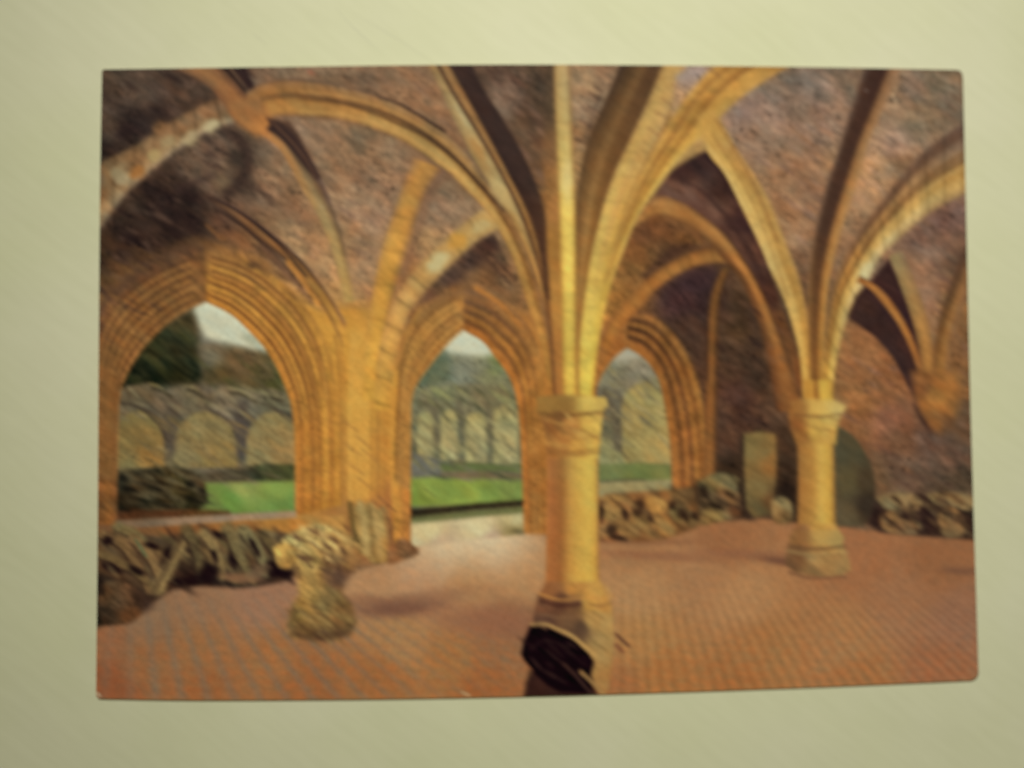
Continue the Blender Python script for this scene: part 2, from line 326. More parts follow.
# ---- third window arch
W3 = part('window_arch', 'furthest window arch, brown stone in half shade')
band(o3R, [(627,309),(648,312),(664,322),(680,340),(692,362),(702,392),(708,425),(711,455),(712,490)],
     [(0,(150,100,50)),(.2,(150,96,48)),(.3,(70,46,30)),(.42,(146,98,50)),(.52,(66,42,28)),(.64,(150,102,52)),(.74,(78,52,34)),(.86,(150,102,56)),(1,(92,64,44))],
     [(0,(158,104,54)),(.15,(166,108,54)),(.28,(120,76,42)),(.4,(166,108,54)),(.52,(116,74,42)),(.62,(172,116,56)),(.75,(130,82,42)),(.88,(160,108,54)),(1,(128,84,48))], W3,
     mid=[(0,(162,104,50)),(.15,(150,96,46)),(.28,(100,64,36)),(.4,(160,104,50)),(.52,(104,66,38)),(.62,(158,104,50)),(.75,(122,78,40)),(.88,(164,112,54)),(1,(110,76,44))], joints=12, jd=.14, seed=17)
band(list(reversed(o3L)), [(627,309),(612,316),(602,330),(594,350),(592,380),(592,500)], [(0,(152,98,48)),(.5,(150,98,50)),(1,(130,86,50))], [(0,(186,112,48)),(1,(160,100,50))], W3, tex=.12, seed=18)

# ---- the ruin garden seen through the three openings
G = part('garden_view', 'ruined cloister garden seen through the arched windows')
op1 = np.vstack([spline(o1L), spline(o1R)[1:]]); op2 = np.vstack([spline(o2L), spline(o2R)[1:]]); op3 = np.vstack([spline(o3L), spline(o3R)[1:]])
keep = img.copy(); keepid = idm.copy()
img_open = np.zeros((CH, CW), np.float32)
for o in (op1, op2, op3):
    b, m = polymask(o, 1.6); img_open[b] = np.maximum(img_open[b], m)
box = (slice(290 - Y0, 560 - Y0), slice(108 - X0, 690 - X0))
put(box, np.ones_like(xx[box]), field([(150,370,(46,46,30)),(240,365,(98,84,60)),(270,375,(92,84,54)),(215,350,(120,112,92)),(150,400,(104,94,70)),(200,395,(112,98,76)),(260,395,(120,112,80)),(240,415,(104,92,76)),
      (165,425,(96,86,66)),(440,375,(116,122,98)),(425,365,(86,98,74)),(460,380,(124,124,100)),(490,370,(122,124,88)),(440,400,(120,112,84)),(500,395,(126,120,86)),(470,400,(112,104,82)),
      (615,375,(128,120,92)),(640,375,(136,128,104)),(650,390,(120,108,72)),(612,400,(104,96,76)),(615,430,(112,102,72)),(612,455,(140,132,92)),(650,430,(160,138,84))], 16, xx[box], yy[box]), G, tex=.10, seed=31, ts=(13, 2.5))
SK = part('sky', 'pale grey green sky in the printed windows', G)
for p in ([(186,310),(206,296),(236,308),(256,328),(268,346),(266,354),(250,352),(236,347),(220,343),(206,338),(199,326),(196,318)],
          [(438,345),(463,324),(486,338),(497,354),(490,356),(470,357),(450,353)], [(612,352),(627,342),(642,352),(637,359),(626,362),(614,362)]):
    poly(p, (198,199,168) if p[0][0] < 600 else (166,160,134), SK, soft=6, tex=.03)
blob(213,322,14,8,(190,190,160),20,.9,1.2, pid=SK); blob(252,340,10,5,(140,140,110),30,.5,1.5)
TR = part('tree', 'dark evergreen trees beyond the ruined wall', G)
poly([(110,400),(118,350),(150,330),(175,318),(192,308),(196,322),(200,345),(204,362),(206,378),(196,386),(170,384),(140,390)], [(150,350,(50,52,32)),(180,345,(52,54,36)),(140,375,(34,36,24)),(170,375,(38,40,24)),(190,320,(58,58,40)),(198,370,(44,46,30))], TR, soft=7, tex=.30, sig=14, seed=32, ts=(13, 3))
poly([(198,345),(225,344),(248,350),(268,353),(282,372),(288,392),(240,386),(205,384)], [(210,352,(110,104,84)),(240,360,(98,84,60)),(265,372,(92,80,52)),(280,380,(80,80,46)),(220,378,(84,74,48))], TR, soft=7, tex=.18, sig=14, seed=33)
mottle([(135,340),(190,318),(204,380),(120,392)], [(28,28,18),(70,72,46),(56,60,34)], 40, (9,2.2), 35, .5, 20)
mottle([(205,350),(262,352),(284,385),(210,388)], [(70,64,42),(110,98,72),(66,70,40)], 25, (9,2), 35, .4, 21)
poly([(416,385),(428,358),(440,352),(452,362),(450,378),(438,386)], (92,106,84), TR, soft=7, tex=.12, alpha=.75)
blob(497,362,9,10,(108,116,66),30,.7,1.3); blob(470,366,20,10,(128,128,106),0,.6,1.4)
RW = part('ruined_wall', 'roofless grey stone arcade wall outside', G)
top1 = [(112,392),(128,386),(148,383),(160,392),(176,388),(196,385),(206,396),(224,386),(240,392),(256,394),(272,388),(296,396)]
poly(top1 + [(296,482),(112,482)], [(140,395,(104,92,70)),(165,400,(114,100,80)),(200,395,(116,102,78)),(235,400,(124,112,90)),(225,405,(128,118,98)),(280,400,(112,104,78)),(170,430,(92,82,64)),(240,430,(88,78,68)),(150,460,(128,112,76)),(280,460,(130,116,76))], RW, soft=2.5, tex=.16, sig=14, seed=34, ts=(14, 2.6))
for a in [(150,384,166,393),(184,386,203,399),(228,388,250,398),(262,392,276,397)]:
    line([(a[0], a[1]), ((a[0]+a[2])/2, a[1]+2), (a[2], a[3])], 2, (150,140,96), .7); line([(a[0]+2, a[1]+5), ((a[0]+a[2])/2+2, a[1]+6), (a[2]+6, a[3]+4)], 3.4, (70,62,46), .8)
def niche(cx, top, w, bot, pid=RW, c1=(134,118,78), c2=(150,124,72), dark=(80,68,56), hi=True):
    p = [(cx-w, bot), (cx-w, top+w*1.0), (cx-w*.82, top+w*.42), (cx-w*.4, top+w*.08), (cx, top), (cx+w*.4, top+w*.10), (cx+w*.82, top+w*.46), (cx+w, top+w*1.05), (cx+w, bot)]
    poly(p, [(cx, top+6, c1), (cx, (top+bot)/2, tuple(0.5*np.array(c1)+.5*np.array(c2))), (cx+w*.3, bot-10, c2), (cx-w*.6, bot-6, c1)], pid, soft=2.4, tex=.12, sig=14, seed=int(cx), ts=(13, 2.6))
    if hi:
        line([(cx, top-3), (cx+w*.5, top+w*.12), (cx+w*.85, top+w*.48), (cx+w*1.05, top+w)], 2.8, dark, .75)
        line([(cx+w*.1, top-5.5), (cx+w*.55, top+w*.04-3), (cx+w*.95, top+w*.35)], 1.5, (150,138,108), .55)
niche(140, 410, 24, 468, c1=(122,108,68), c2=(150,118,66)); niche(205.5, 411, 32, 468); niche(275, 412, 29, 466, c1=(140,126,84), c2=(156,126,78))
poly([(164,400),(178,400),(176,450),(166,460)], (90,78,64), RW, soft=5, alpha=.7); poly([(234,400),(248,400),(244,455),(236,455)], (84,74,66), RW, soft=5, alpha=.75)
line([(117,402),(140,408),(158,424),(166,440)], 3, (72,60,48), .7)
HG = part('hedge', 'dark clipped hedge and rubble at the foot of the outside wall', G)
poly([(112,470),(160,468),(190,470),(206,474),(240,468),(262,464),(296,464),(296,482),(112,484)], [(150,475,(74,68,48)),(230,474,(78,72,56)),(280,470,(70,76,48))], HG, soft=3, tex=.2, seed=36)
LW = part('lawn', 'bright green lawn of the ruin garden', G)
poly([(200,483),(296,481),(296,512),(180,516),(190,500)], [(240,486,(126,136,66)),(230,500,(94,124,52)),(280,490,(112,132,58)),(285,505,(96,120,54)),(215,508,(98,110,50))], LW, soft=3, tex=.08, sig=14, ts=(16, 5))
poly([(112,474),(165,466),(190,472),(205,483),(208,502),(196,512),(112,520)], [(135,480,(62,54,38)),(150,490,(60,52,36)),(130,500,(46,38,26)),(180,490,(62,56,34)),(195,500,(52,46,28)),(160,508,(52,42,26)),(200,480,(66,58,42))], HG, soft=3, tex=.35, sig=12, seed=37, ts=(12, 4))
for x, y, r in [(135,483,9),(150,478,7),(172,482,8),(186,476,6),(145,496,10),(178,500,9),(196,490,5)]:
    blob(x, y, r, 2.2, (98,90,66), 22, .5, 1.0, seed=x)
for x, y, r in [(122,478,6),(160,488,8),(202,492,4),(128,490,8),(190,484,5)]:
    blob(x, y, r, 4, (30,26,20), 20, .7, 1.0, seed=x)
poly([(112,511),(160,509),(200,510),(230,511),(230,515),(112,522)], (84,54,34), HG, soft=3, tex=.15, alpha=.85)
# middle opening
poly([(408,392),(430,388),(455,386),(480,384),(505,388),(525,394),(525,466),(408,470)], [(430,400,(122,114,86)),(470,400,(120,112,84)),(505,400,(128,118,84)),(430,450,(104,98,72)),(490,440,(110,104,76)),(435,390,(120,124,88))], RW, soft=4, tex=.16, sig=14, seed=38, ts=(14, 2.6))
for cx, t, w, b in [(425,412,7.5,458),(449,410,8.5,460),(476,412,10.5,462),(506,404,12.5,464)]:
    niche(cx, t, w, b, c1=(160,150,100), c2=(164,150,104), hi=False)
for x in (437, 461.5, 490): line([(x-3,402),(x,424),(x+1,444)], 5, (98,90,70), .6, soft=3, taper=(1.4, .5))
for x in (425, 449, 476, 506): line([(x-7,408),(x-2,404),(x+5,409),(x+10,418)], 2.2, (104,96,72), .6, soft=2)
line([(418,400),(440,406)], 2, (90,84,60), .6); line([(480,390),(500,404)], 2, (96,88,64), .6); line([(500,384),(512,396)], 1.5, (160,156,90), .6)
poly([(408,452),(425,456),(440,460),(446,474),(440,480),(408,474)], (108,104,90), RW, soft=4, tex=.1)
poly([(440,464),(470,463),(526,464),(526,472),(470,473),(442,472)], (92,100,56), LW, soft=3)
poly([(440,473),(480,471),(526,474),(526,480),(440,478)], (108,98,74), HG, soft=3, tex=.12)
poly([(406,479),(430,477),(470,479),(526,480),(526,504),(470,506),(406,507)], [(430,490,(124,140,62)),(470,490,(132,146,62)),(420,500,(110,128,54)),(510,490,(118,130,62)),(490,498,(116,136,62))], LW, soft=3, tex=.1, sig=14, ts=(14, 4))
line([(424,488),(436,497)], 1.6, (88,96,48), .6)
poly([(408,509),(440,507),(480,503),(526,500),(526,507),(480,510),(440,515),(408,519)], (52,46,32), HG, soft=2.4, tex=.1)
poly([(408,518),(440,514),(480,510),(526,506),(526,515),(480,518),(440,523),(408,526)], (98,100,56), LW, soft=3, alpha=.9)
PA = part('pale_path', 'pale sunlit threshold of the middle doorway', G)
poly([(406,524),(440,521),(480,517),(526,513),(530,545),(406,560)], [(430,530,(202,186,134)),(480,528,(206,190,140)),(515,520,(190,176,124)),(515,532,(140,122,76)),(440,545,(186,160,124)),(490,542,(178,148,118))], PA, soft=3, tex=.04, sig=14)
blob(519,532,7,2.5,(104,92,60),10,.7,1.0)
# third opening
niche(647, 382, 26, 464, c1=(154,138,86), c2=(166,142,86), hi=False)
line([(605,395),(614,412),(618,430),(617,448)], 9, (100,88,66), .8, soft=4); line([(600,388),(618,380),(640,376)], 5, (120,112,88), .5, soft=4)
poly([(598,435),(610,442),(622,456),(628,466),(598,464)], (142,136,92), RW, soft=3, tex=.1)
for x, y in [(650,372),(640,366),(655,384)]: line([(x-5,y-3),(x+5,y+4)], 1.6, (156,148,124), .6)
poly([(596,464),(640,463),(672,464),(672,480),(640,481),(596,482)], [(610,468,(106,114,66)),(640,472,(102,110,58)),(665,470,(110,112,60))], LW, soft=2.4, tex=.08)
line([(600,482),(625,480),(645,480)], 2.4, (84,78,54), .7)
poly([(596,483),(640,482),(674,480),(674,488),(640,491),(596,494)], (152,138,92), PA, soft=2.5, tex=.06)
mottle([(118,386),(294,390),(294,420),(118,420)], [(72,62,50),(84,74,58),(146,136,104),(128,116,90)], 60, (10,1.5), 36, .5, 22)
mottle([(118,412),(294,412),(294,464),(118,464)], [(104,92,62),(160,138,92),(120,104,70),(146,118,70)], 70, (10,1.6), 33, .42, 23)
mottle([(118,466),(294,464),(294,480),(118,484)], [(50,46,34),(104,98,74),(70,66,48)], 30, (8,1.6), 25, .5, 24)
mottle([(118,482),(206,482),(200,510),(118,512)], [(30,26,20),(86,78,56),(70,62,44)], 34, (9,2), 15, .5, 25)
mottle([(414,384),(520,384),(520,412),(414,412)], [(96,92,66),(150,148,96),(138,130,100),(84,84,60)], 45, (9,1.5), 37, .5, 26)
mottle([(414,408),(520,404),(522,464),(412,464)], [(108,102,72),(176,168,116),(130,120,84),(150,138,92),(90,86,64)], 80, (8,1.7), 42, .5, 27)
mottle([(412,462),(522,464),(522,480),(412,480)], [(74,76,56),(120,110,86),(96,104,60)], 22, (9,1.5), 20, .5, 28)
mottle([(602,360),(668,384),(668,462),(602,462)], [(112,104,80),(172,156,108),(140,126,84),(90,82,62)], 60, (9,1.6), 40, .45, 29)
# cut back to the three openings
m = img_open[..., None]; img[:] = keep * (1 - m) + img * m
idm[:] = np.where(img_open > .5, idm, keepid)

# ---- window sill and low wall under the left window
SL = part('window_sill', 'pale stone sill under the left window')
poly([(116,521),(150,519),(200,516),(250,513.5),(296,511),(296,518),(240,521),(180,525),(116,530)], [(130,525,(116,94,70)),(200,520,(142,118,92)),(280,515,(156,130,96))], SL, soft=2, tex=.08)
poly([(98,530),(180,526),(240,522),(300,518),(345,515),(345,545),(300,552),(98,552)], [(120,530,(118,80,48)),(180,533,(126,84,48)),(240,530,(140,94,50)),(285,525,(176,122,58)),(325,535,(180,134,70))], SL, soft=2, tex=.14, sig=16)

# ---- pier shafts
for x, c, a, w in [(345,(150,100,50),.5,2.2),(372,(164,112,54),.4,2),(334,(158,108,50),.45,2.2),(321,(146,98,48),.45,2.2),(384,(160,108,52),.4,2),(308,(150,100,46),.4,2)]:
    line([(x-4,345),(x-1,380),(x,430),(x,495)], w, c, a, soft=2.5)
poly([(351,330),(366,330),(368,420),(366,500),(352,500)], (208,158,74), PIER, soft=6, alpha=.55)
for x, c, w, al in [(341,(140,94,46),2.4,.6),(350,(212,164,80),3,.5),(367,(212,160,74),3,.5),(378,(148,102,52),2.4,.6),(392,(208,154,70),3,.5),(400,(140,96,50),2.4,.55),(327,(206,154,70),3,.4),(314,(144,98,48),2.2,.5)]:
    line([(x-6 if x < 345 else x+3,335),(x-2 if x < 345 else x+1,370),(x,430),(x,498)], w, c, al, soft=2)
for x, y in [(350,425),(362,440),(370,455),(356,468),(364,482),(352,448)]:
    line([(x-6,y-4),(x+8,y+7)], 2, (150,106,56), .5)
for y in (420, 470, 498): line([(300,y),(345,y+3)], 1.4, (140,94,48), .35)

# ---- ribs of the vault
def rib(label, L, R, p1, p2=None, **k):
    pid = part('vault_rib', label); band(L, R, p1, p2, pid, **k); return pid
# dark far vault between the centre column and the second column
FV = part('far_vault', 'dark far bay of the vault behind the pointed arch')
poly([(640,228),(660,187),(674,168),(706,150),(726,172),(746,212),(764,250),(776,290),(800,360),(806,410),(780,330),(752,282),(728,248),(700,224),(683,203),(660,198)],
     [(700,165,(60,42,36)),(685,172,(64,44,38)),(720,190,(62,42,34)),(690,190,(108,78,62)),(670,190,(104,74,58)),(715,208,(104,74,58)),(740,225,(66,44,38)),(735,240,(92,64,50)),(755,262,(88,60,46)),(770,290,(76,50,38)),(700,205,(96,66,52)),(785,330,(110,72,42)),(800,380,(120,78,44))], FV, soft=2, tex=.12, sig=14, seed=41)
line([(672,176),(700,190),(724,214),(746,246),(764,282)], 7, (62,42,36), .6, soft=4, taper=(.5, 1))
# rib O
rib('curved orange rib springing from the centre column to the right', [(728,246),(708,248),(688,254),(668,264),(650,276),(630,296),(612,318),(600,345)], [(730,264),(708,264),(692,268),(672,278),(656,290),(640,308),(624,326),(610,352)],
    [(0,(120,78,44)),(.3,(150,102,54)),(.7,(162,112,58)),(1,(120,80,46))], [(0,(150,98,48)),(.5,(170,112,52)),(1,(158,102,50))], seed=43, joints=7, jd=.15)
poly([(655,262),(672,246),(690,243),(706,248),(686,252),(664,264),(646,280),(640,276)], (70,46,34), soft=3, alpha=.8)
line([(632,232),(665,226),(700,236),(716,246)], 5, (96,62,40), .5, soft=4)
poly([(660,290),(672,281),(692,271),(714,266),(722,285),(716,300),(700,290),(680,290),(666,296)], (62,42,38), soft=4, alpha=.75)
for a in [(655,292,668,306),(664,288,680,306),(672,284,690,308)]: line([(a[0],a[1]),((a[0]+a[2])/2+1,(a[1]+a[3])/2-2),(a[2],a[3])], 2.0, (48,30,26), .7)
line([(680,305),(690,330),(700,365)], 3, (60,40,30), .5, soft=3)
rib('thin orange arch rib under the dark far vault', [(642,208),(660,196),(683,203),(702,215),(727,236),(750,268),(768,303),(784,345),(798,392),(802,412)], [(632,230),(654,217),(674,220),(694,230),(714,249),(738,278),(752,306),(764,345),(774,400),(776,412)],
    [(0,(146,102,62)),(.3,(176,124,68)),(.5,(150,104,56)),(.7,(176,126,66)),(1,(120,80,46))], [(0,(122,80,44)),(.3,(134,88,48)),(.6,(128,84,46)),(.8,(116,74,42)),(1,(84,56,38))],
    mid=[(0,(60,40,30)),(.25,(160,110,58)),(.5,(166,112,58)),(.7,(110,72,42)),(1,(92,62,38))], seed=42, tex=.1)
# rib P down the back corner
rib('slim brown rib in the far corner', [(722,268),(714,285),(709,305),(706,345),(705,400),(704,480)], [(731,266),(724,285),(720,305),(718,345),(717,400),(716,478)],
    [(0,(84,58,36)),(.5,(120,82,44)),(1,(70,48,30))], [(0,(120,80,44)),(.5,(150,98,50)),(1,(96,64,38))], seed=44, mid=[(0,(110,70,40)),(.5,(134,88,46)),(1,(80,54,34))])
line([(707,290),(707,380)], 3, (50,34,28), .6, soft=3)
# left arch with pale blocks
A = rib('broad arch rib of pale stone blocks at the top left', [(86,180),(102,162),(120,153),(144,140),(165,125),(186,113),(206,103),(222,97)], [(86,248),(104,228),(120,205),(133,190),(154,171),(180,151),(205,135),(236,124)],
    [(0,(104,84,58)),(.25,(136,108,70)),(.45,(124,92,58)),(.7,(156,128,88)),(.85,(150,124,88)),(1,(70,52,42))], [(0,(118,86,58)),(.3,(140,106,74)),(.6,(130,98,64)),(.85,(160,138,104)),(1,(80,62,52))],
    joints=7, jd=.35, jt=.22, tex=.14, seed=45)
for x, y, c in [(124,178,(152,138,104)),(118,172,(140,124,90)),(154,156,(162,140,92)),(168,142,(154,132,92)),(190,138,(160,142,104)),(211,125,(172,160,120)),(138,172,(150,100,52)),(160,128,(124,90,58))]:
    blob(x, y, 8, 6, tuple(min(255, v*1.06) for v in c), -35, .85, 1.1, seed=int(x))
poly([(86,190),(100,170),(104,178),(98,195),(86,208)], (108,88,64), soft=4)
# diagonal rib from the top left
B = rib('orange diagonal rib crossing the top left corner', [(158,62),(186,74),(208,86),(222,102),(234,118),(252,130)], [(216,62),(232,78),(246,93),(256,104),(266,118),(272,134)],
    [(0,(92,70,54)),(.3,(124,92,62)),(.55,(146,106,66)),(.85,(128,92,60)),(1,(60,42,34))], [(0,(150,96,56)),(.5,(170,112,60)),(1,(160,104,58))], seed=46, mid=[(0,(116,82,56)),(.3,(134,96,60)),(.6,(144,98,58)),(1,(90,60,44))])
band([(213,62),(230,78),(243,92),(254,104)], [(246,62),(250,76),(256,88),(262,100)], [(0,(120,90,62)),(.12,(50,34,28)),(.3,(52,36,30)),(.38,(124,96,68)),(.46,(56,38,32)),(.9,(50,34,30)),(1,(84,66,56))], None, B, seed=47)
# C upper-right half of the big transverse arch
Cn = rib('great orange transverse arch sweeping from top left to the centre column', [(246,92),(262,83),(285,79),(309,80),(343,87),(375,95),(403,106),(425,118),(444,131),(462,148),(478,168),(496,192),(512,216),(524,240),(536,272),(546,312),(553,350),(556,395)],
    [(252,128),(266,120),(285,117),(300,117.5),(343,121),(386,134),(418,151),(450,175),(472,196),(488,214),(502,236),(514,262),(524,294),(534,325),(543,355),(548,395)],
    [(0,(96,76,60)),(.08,(146,106,66)),(.3,(162,112,60)),(.44,(122,88,52)),(.56,(166,116,60)),(.85,(170,120,62)),(1,(110,82,62))],
    [(0,(120,76,40)),(.15,(110,70,40)),(.3,(160,104,52)),(.5,(184,124,56)),(.8,(180,122,56)),(1,(170,112,52))],
    mid=[(0,(128,98,70)),(.1,(146,114,74)),(.32,(150,114,66)),(.45,(66,46,32)),(.52,(150,112,60)),(.7,(180,146,84)),(.9,(180,142,78)),(1,(140,106,66))], seed=48, joints=22, jd=.10)
line([(300,98.7),(343,104),(375,114),(407,128),(429,139.5),(461,165),(483,187),(504,211)], 2.6, (70,48,32), .7, taper=(.4, 1.2))
line([(378,97),(395,102),(412,111),(430,122),(445,131)], 3, (44,28,24), .9, taper=(.5, 1))
line([(300,92),(343,97),(375,105),(403,117),(428,131),(452,149),(474,173)], 1.8, (186,142,84), .5); line([(300,112),(343,115),(384,127),(416,143),(446,166),(470,190),(488,210)], 2, (196,152,88), .5); line([(300,118),(343,122),(386,135),(418,152),(448,174)], 1.8, (92,66,50), .5)
line([(290,79),(330,82),(365,91),(385,98)], 3, (84,68,58), .55, soft=3)
poly([(228,104),(258,94),(272,118),(272,136),(256,136),(240,126),(232,116)], [(245,112,(150,104,60)),(262,128,(178,118,62)),(250,104,(140,98,58))], Cn, soft=5, tex=.08)
# B lower half
rib('slender diagonal rib dropping to the pier between the windows', [(262,134),(280,150),(293,172),(304,192),(317,214),(330,245),(338,275),(343,304)], [(274,120),(292,132),(306,152),(320,176),(332,205),(344,240),(350,270),(357,300)],
    [(0,(168,112,62)),(.3,(160,108,62)),(.42,(60,42,34)),(.75,(56,38,32)),(1,(96,76,68))], [(0,(176,140,84)),(.5,(184,150,84)),(.8,(172,136,80)),(1,(170,134,90))],
    mid=[(0,(150,122,78)),(.45,(160,134,88)),(.6,(140,110,70)),(.8,(110,84,62)),(1,(100,78,66))], seed=49)
poly([(266,118),(290,121),(302,140),(314,164),(321,178),(316,181),(304,166),(288,146),(274,130)], (58,40,34), soft=2.2, alpha=.9)
line([(272,122),(290,140),(306,160),(316,178)], 1.4, (118,84,58), .7)
line([(330,205),(340,232),(344,256)], 2, (96,76,50), .6)
# R & S over the pier
rib('straight orange rib rising from the pier', [(414,158),(402,188),(393,215),(386,235),(377,270),(370,310),(365,352),(362,400)], [(446,170),(430,190),(419,215),(411,240),(400,272),(390,310),(383,352),(378,400)],
    [(0,(160,118,76)),(.3,(184,134,68)),(.7,(172,124,66)),(1,(112,84,70))], [(0,(200,148,62)),(.5,(200,148,62)),(1,(196,144,60))], seed=50, joints=7, jd=.12, mid=[(0,(176,130,68)),(.3,(196,144,64)),(.7,(194,142,62)),(1,(150,108,60))])
line([(450,176),(438,184),(428,202),(418,232),(408,262),(398,305)], 6, (100,72,58), .65, soft=5)
poly([(400,288),(412,262),(420,262),(404,296),(396,330),(388,345),(390,310)], (142,98,58), soft=6, alpha=.7)
rib('pale jointed rib curving from the pier to the great arch', [(484,208),(463,224),(437.5,247),(416,268),(395,299),(384,330),(377,362),(374,410)], [(500,228),(482,237),(464,253),(442,275),(420,300),(405,327),(395,362),(390,410)],
    [(0,(170,138,86)),(.5,(190,152,86)),(1,(176,144,88))], [(0,(198,146,62)),(.5,(200,148,62)),(1,(194,142,60))], mid=[(0,(176,132,78)),(.5,(198,154,86)),(1,(160,120,72))], seed=51, joints=9, jd=.26, jt=-.15)
blob(438,262,12,8,(192,176,122),-45,1,1); blob(458,241,9,9,(194,142,62),-45,.85,1); blob(482,226,10,6,(184,162,106),-30,.85,1.1)
poly([(494,233),(500,246),(508,262),(516,284),(524,310),(505,302),(480,290),(460,290),(440,296),(418,306),(408,326),(404,330),(410,312),(427,290),(444,272),(463,254),(480,240)],
     [(492,240,(58,40,36)),(470,258,(66,48,42)),(450,278,(78,56,48)),(430,298,(84,60,50)),(412,318,(112,78,54)),(500,262,(96,72,54)),(510,285,(110,82,58)),(480,280,(110,80,54)),(455,295,(128,94,58)),(435,305,(136,98,58)),(515,300,(120,86,56))],
     V, soft=2, tex=.22, sig=12, seed=52)
for a in [(484,256,510,284),(490,254,516,280)]: line([(a[0],a[1]),(a[2],a[3])], 2.2, (56,38,34), .7)
line([(476,288),(500,304),(520,326)], 5, (176,116,56), .8, soft=2.5); line([(472,296),(494,312),(512,332)], 2, (120,80,50), .6)

# D rib with dark flank left of the centre
D = rib('pale rib with a dark hollow at the top centre', [(424,60),(438,86),(450,112),(462,136),(474,160),(490,184),(506,210),(520,236),(533,266)], [(441,60),(462,98),(484,140),(501,168),(517,200),(528,226),(538,256),(546,290),(552,330)],
    [(0,(130,104,74)),(.3,(164,134,86)),(.7,(160,130,84)),(.88,(96,72,48)),(1,(150,116,70))], [(0,(176,120,58)),(.5,(184,126,60)),(1,(110,72,42))], mid=[(0,(150,122,76)),(.4,(174,144,90)),(.75,(176,152,98)),(.9,(96,68,44)),(1,(130,90,52))], seed=53, joints=12, jd=.06)
blob(464,112,6,16,(178,166,120),-28,.7,1.2); blob(500,192,7,16,(190,166,108),-30,.65,1.2); blob(478,152,5,14,(166,122,66),-28,.6,1.2)
rib('narrow lit strip beside the dark hollow', [(432,60),(450,92),(474,130),(492,160),(508,190),(521,218),(532,248),(543,290),(550,340),(553,395)], [(450,60),(466,92),(492,140),(512,178),(526,206),(537,236),(545,266),(552,300),(557,345),(560,395)],
    [(0,(150,120,76)),(.2,(80,58,42)),(.4,(158,122,76)),(1,(120,86,54))], [(0,(120,76,40)),(.3,(104,66,38)),(.7,(140,90,48)),(1,(160,106,54))], mid=[(0,(150,110,62)),(.2,(64,42,32)),(.45,(150,108,58)),(.8,(140,98,54)),(1,(80,56,40))], seed=54)
DK = part('vault_rib', 'almost black shaded rib left of the upright rib')
band([(446,60),(472,106),(494,146),(514,184),(528,212),(536,236),(541,262),(546,300)], [(470,60),(486,92),(504,120),(521,150),(534,178),(543,204),(547,228),(550,262),(552,300)],
    [(0,(60,44,34)),(.2,(62,44,36)),(.8,(58,42,36)),(1,(66,50,40))], [(0,(96,62,36)),(.5,(90,58,36)),(1,(120,80,44))], DK, mid=[(0,(58,40,32)),(.5,(62,44,36)),(1,(60,44,36))], seed=55, soft=2)
# flank left of E
poly([(546,190),(560,190),(563,260),(566,395),(556,395),(552,320),(547,250)], [(552,200,(158,108,58)),(555,250,(152,104,50)),(558,300,(168,116,56)),(560,360,(156,104,52))], D, soft=2.5, tex=.06, sig=16)
poly([(544,60),(557,60),(560,120),(562,190),(548,200),(541,160),(545,110)], [(548,75,(76,60,46)),(550,110,(80,62,46)),(550,150,(106,78,52)),(553,185,(134,94,54))], V, soft=3, tex=.12, sig=16)
# F
F = rib('dark shaded rib right of the upright rib', [(622,60),(608,94),(593,127),(584,155),(578,189),(575,223),(574,270),(573,330),(573,396)], [(668,60),(647,103),(630,139.5),(617,167),(606,197),(600,223),(592,262),(585,310),(582,396)],
    [(0,(70,54,42)),(.3,(84,64,42)),(.5,(108,80,50)),(.7,(86,62,42)),(1,(90,66,44))], [(0,(186,146,64)),(.35,(150,104,48)),(.65,(146,98,46)),(1,(160,116,54))],
    mid=[(0,(96,66,38)),(.3,(124,84,46)),(.5,(146,104,58)),(.7,(128,86,44)),(1,(120,82,44))], seed=56, tex=.06)
for x, y, s in [(603,92,5),(598,112,6),(591,126,7),(585,143,6),(600,100,5)]:
    line([(x-s*1.6,y-s*.9),(x,y)], 3, (70,52,42), .7)
line([(600,96),(592,118),(586,138)], 3, (60,46,40), .6, soft=3)
# G lit
rib('bright yellow rib beside the dark rib', [(664,60),(647,103),(630,139.5),(617,167),(606,197),(599,223),(590,262),(583,310),(579,350),(578,396)], [(688,60),(676,98),(660,132),(648,156),(636,182),(624,212),(612,250),(602,290),(594,340),(590,396)],
    [(0,(150,116,70)),(.3,(186,150,88)),(.7,(182,148,92)),(1,(170,138,100))], [(0,(180,138,60)),(.3,(204,170,74)),(.8,(208,182,80)),(1,(196,160,66))],
    mid=[(0,(186,148,80)),(.3,(196,160,84)),(.6,(190,146,78)),(1,(196,154,72))], seed=57, tex=.06, joints=13, jd=.10)
Gm = rib('broad yellow arch springing from the centre column to the top right', [(716,60),(690,80),(672,104),(660,132),(646,158),(632,188),(620,222),(608,262),(598,305),(590,350),(586,396)], [(800,60),(770,78),(745,95),(726,112),(706,134),(690,149),(674,167),(658,188),(640,214),(626,245),(614,277),(605,310),(599,345),(596,370),(594,396)],
    [(0,(164,132,92)),(.15,(184,138,72)),(.4,(172,126,64)),(.52,(150,106,56)),(.65,(186,138,70)),(1,(176,130,70))], [(0,(206,178,78)),(.5,(206,176,76)),(.8,(190,150,62)),(1,(170,116,50))],
    mid=[(0,(186,140,72)),(.2,(188,144,70)),(.34,(154,106,52)),(.46,(196,150,66)),(.58,(168,120,54)),(.72,(204,162,74)),(.9,(202,172,90)),(1,(180,150,96))], seed=58, tex=.06, joints=20, jd=.10)
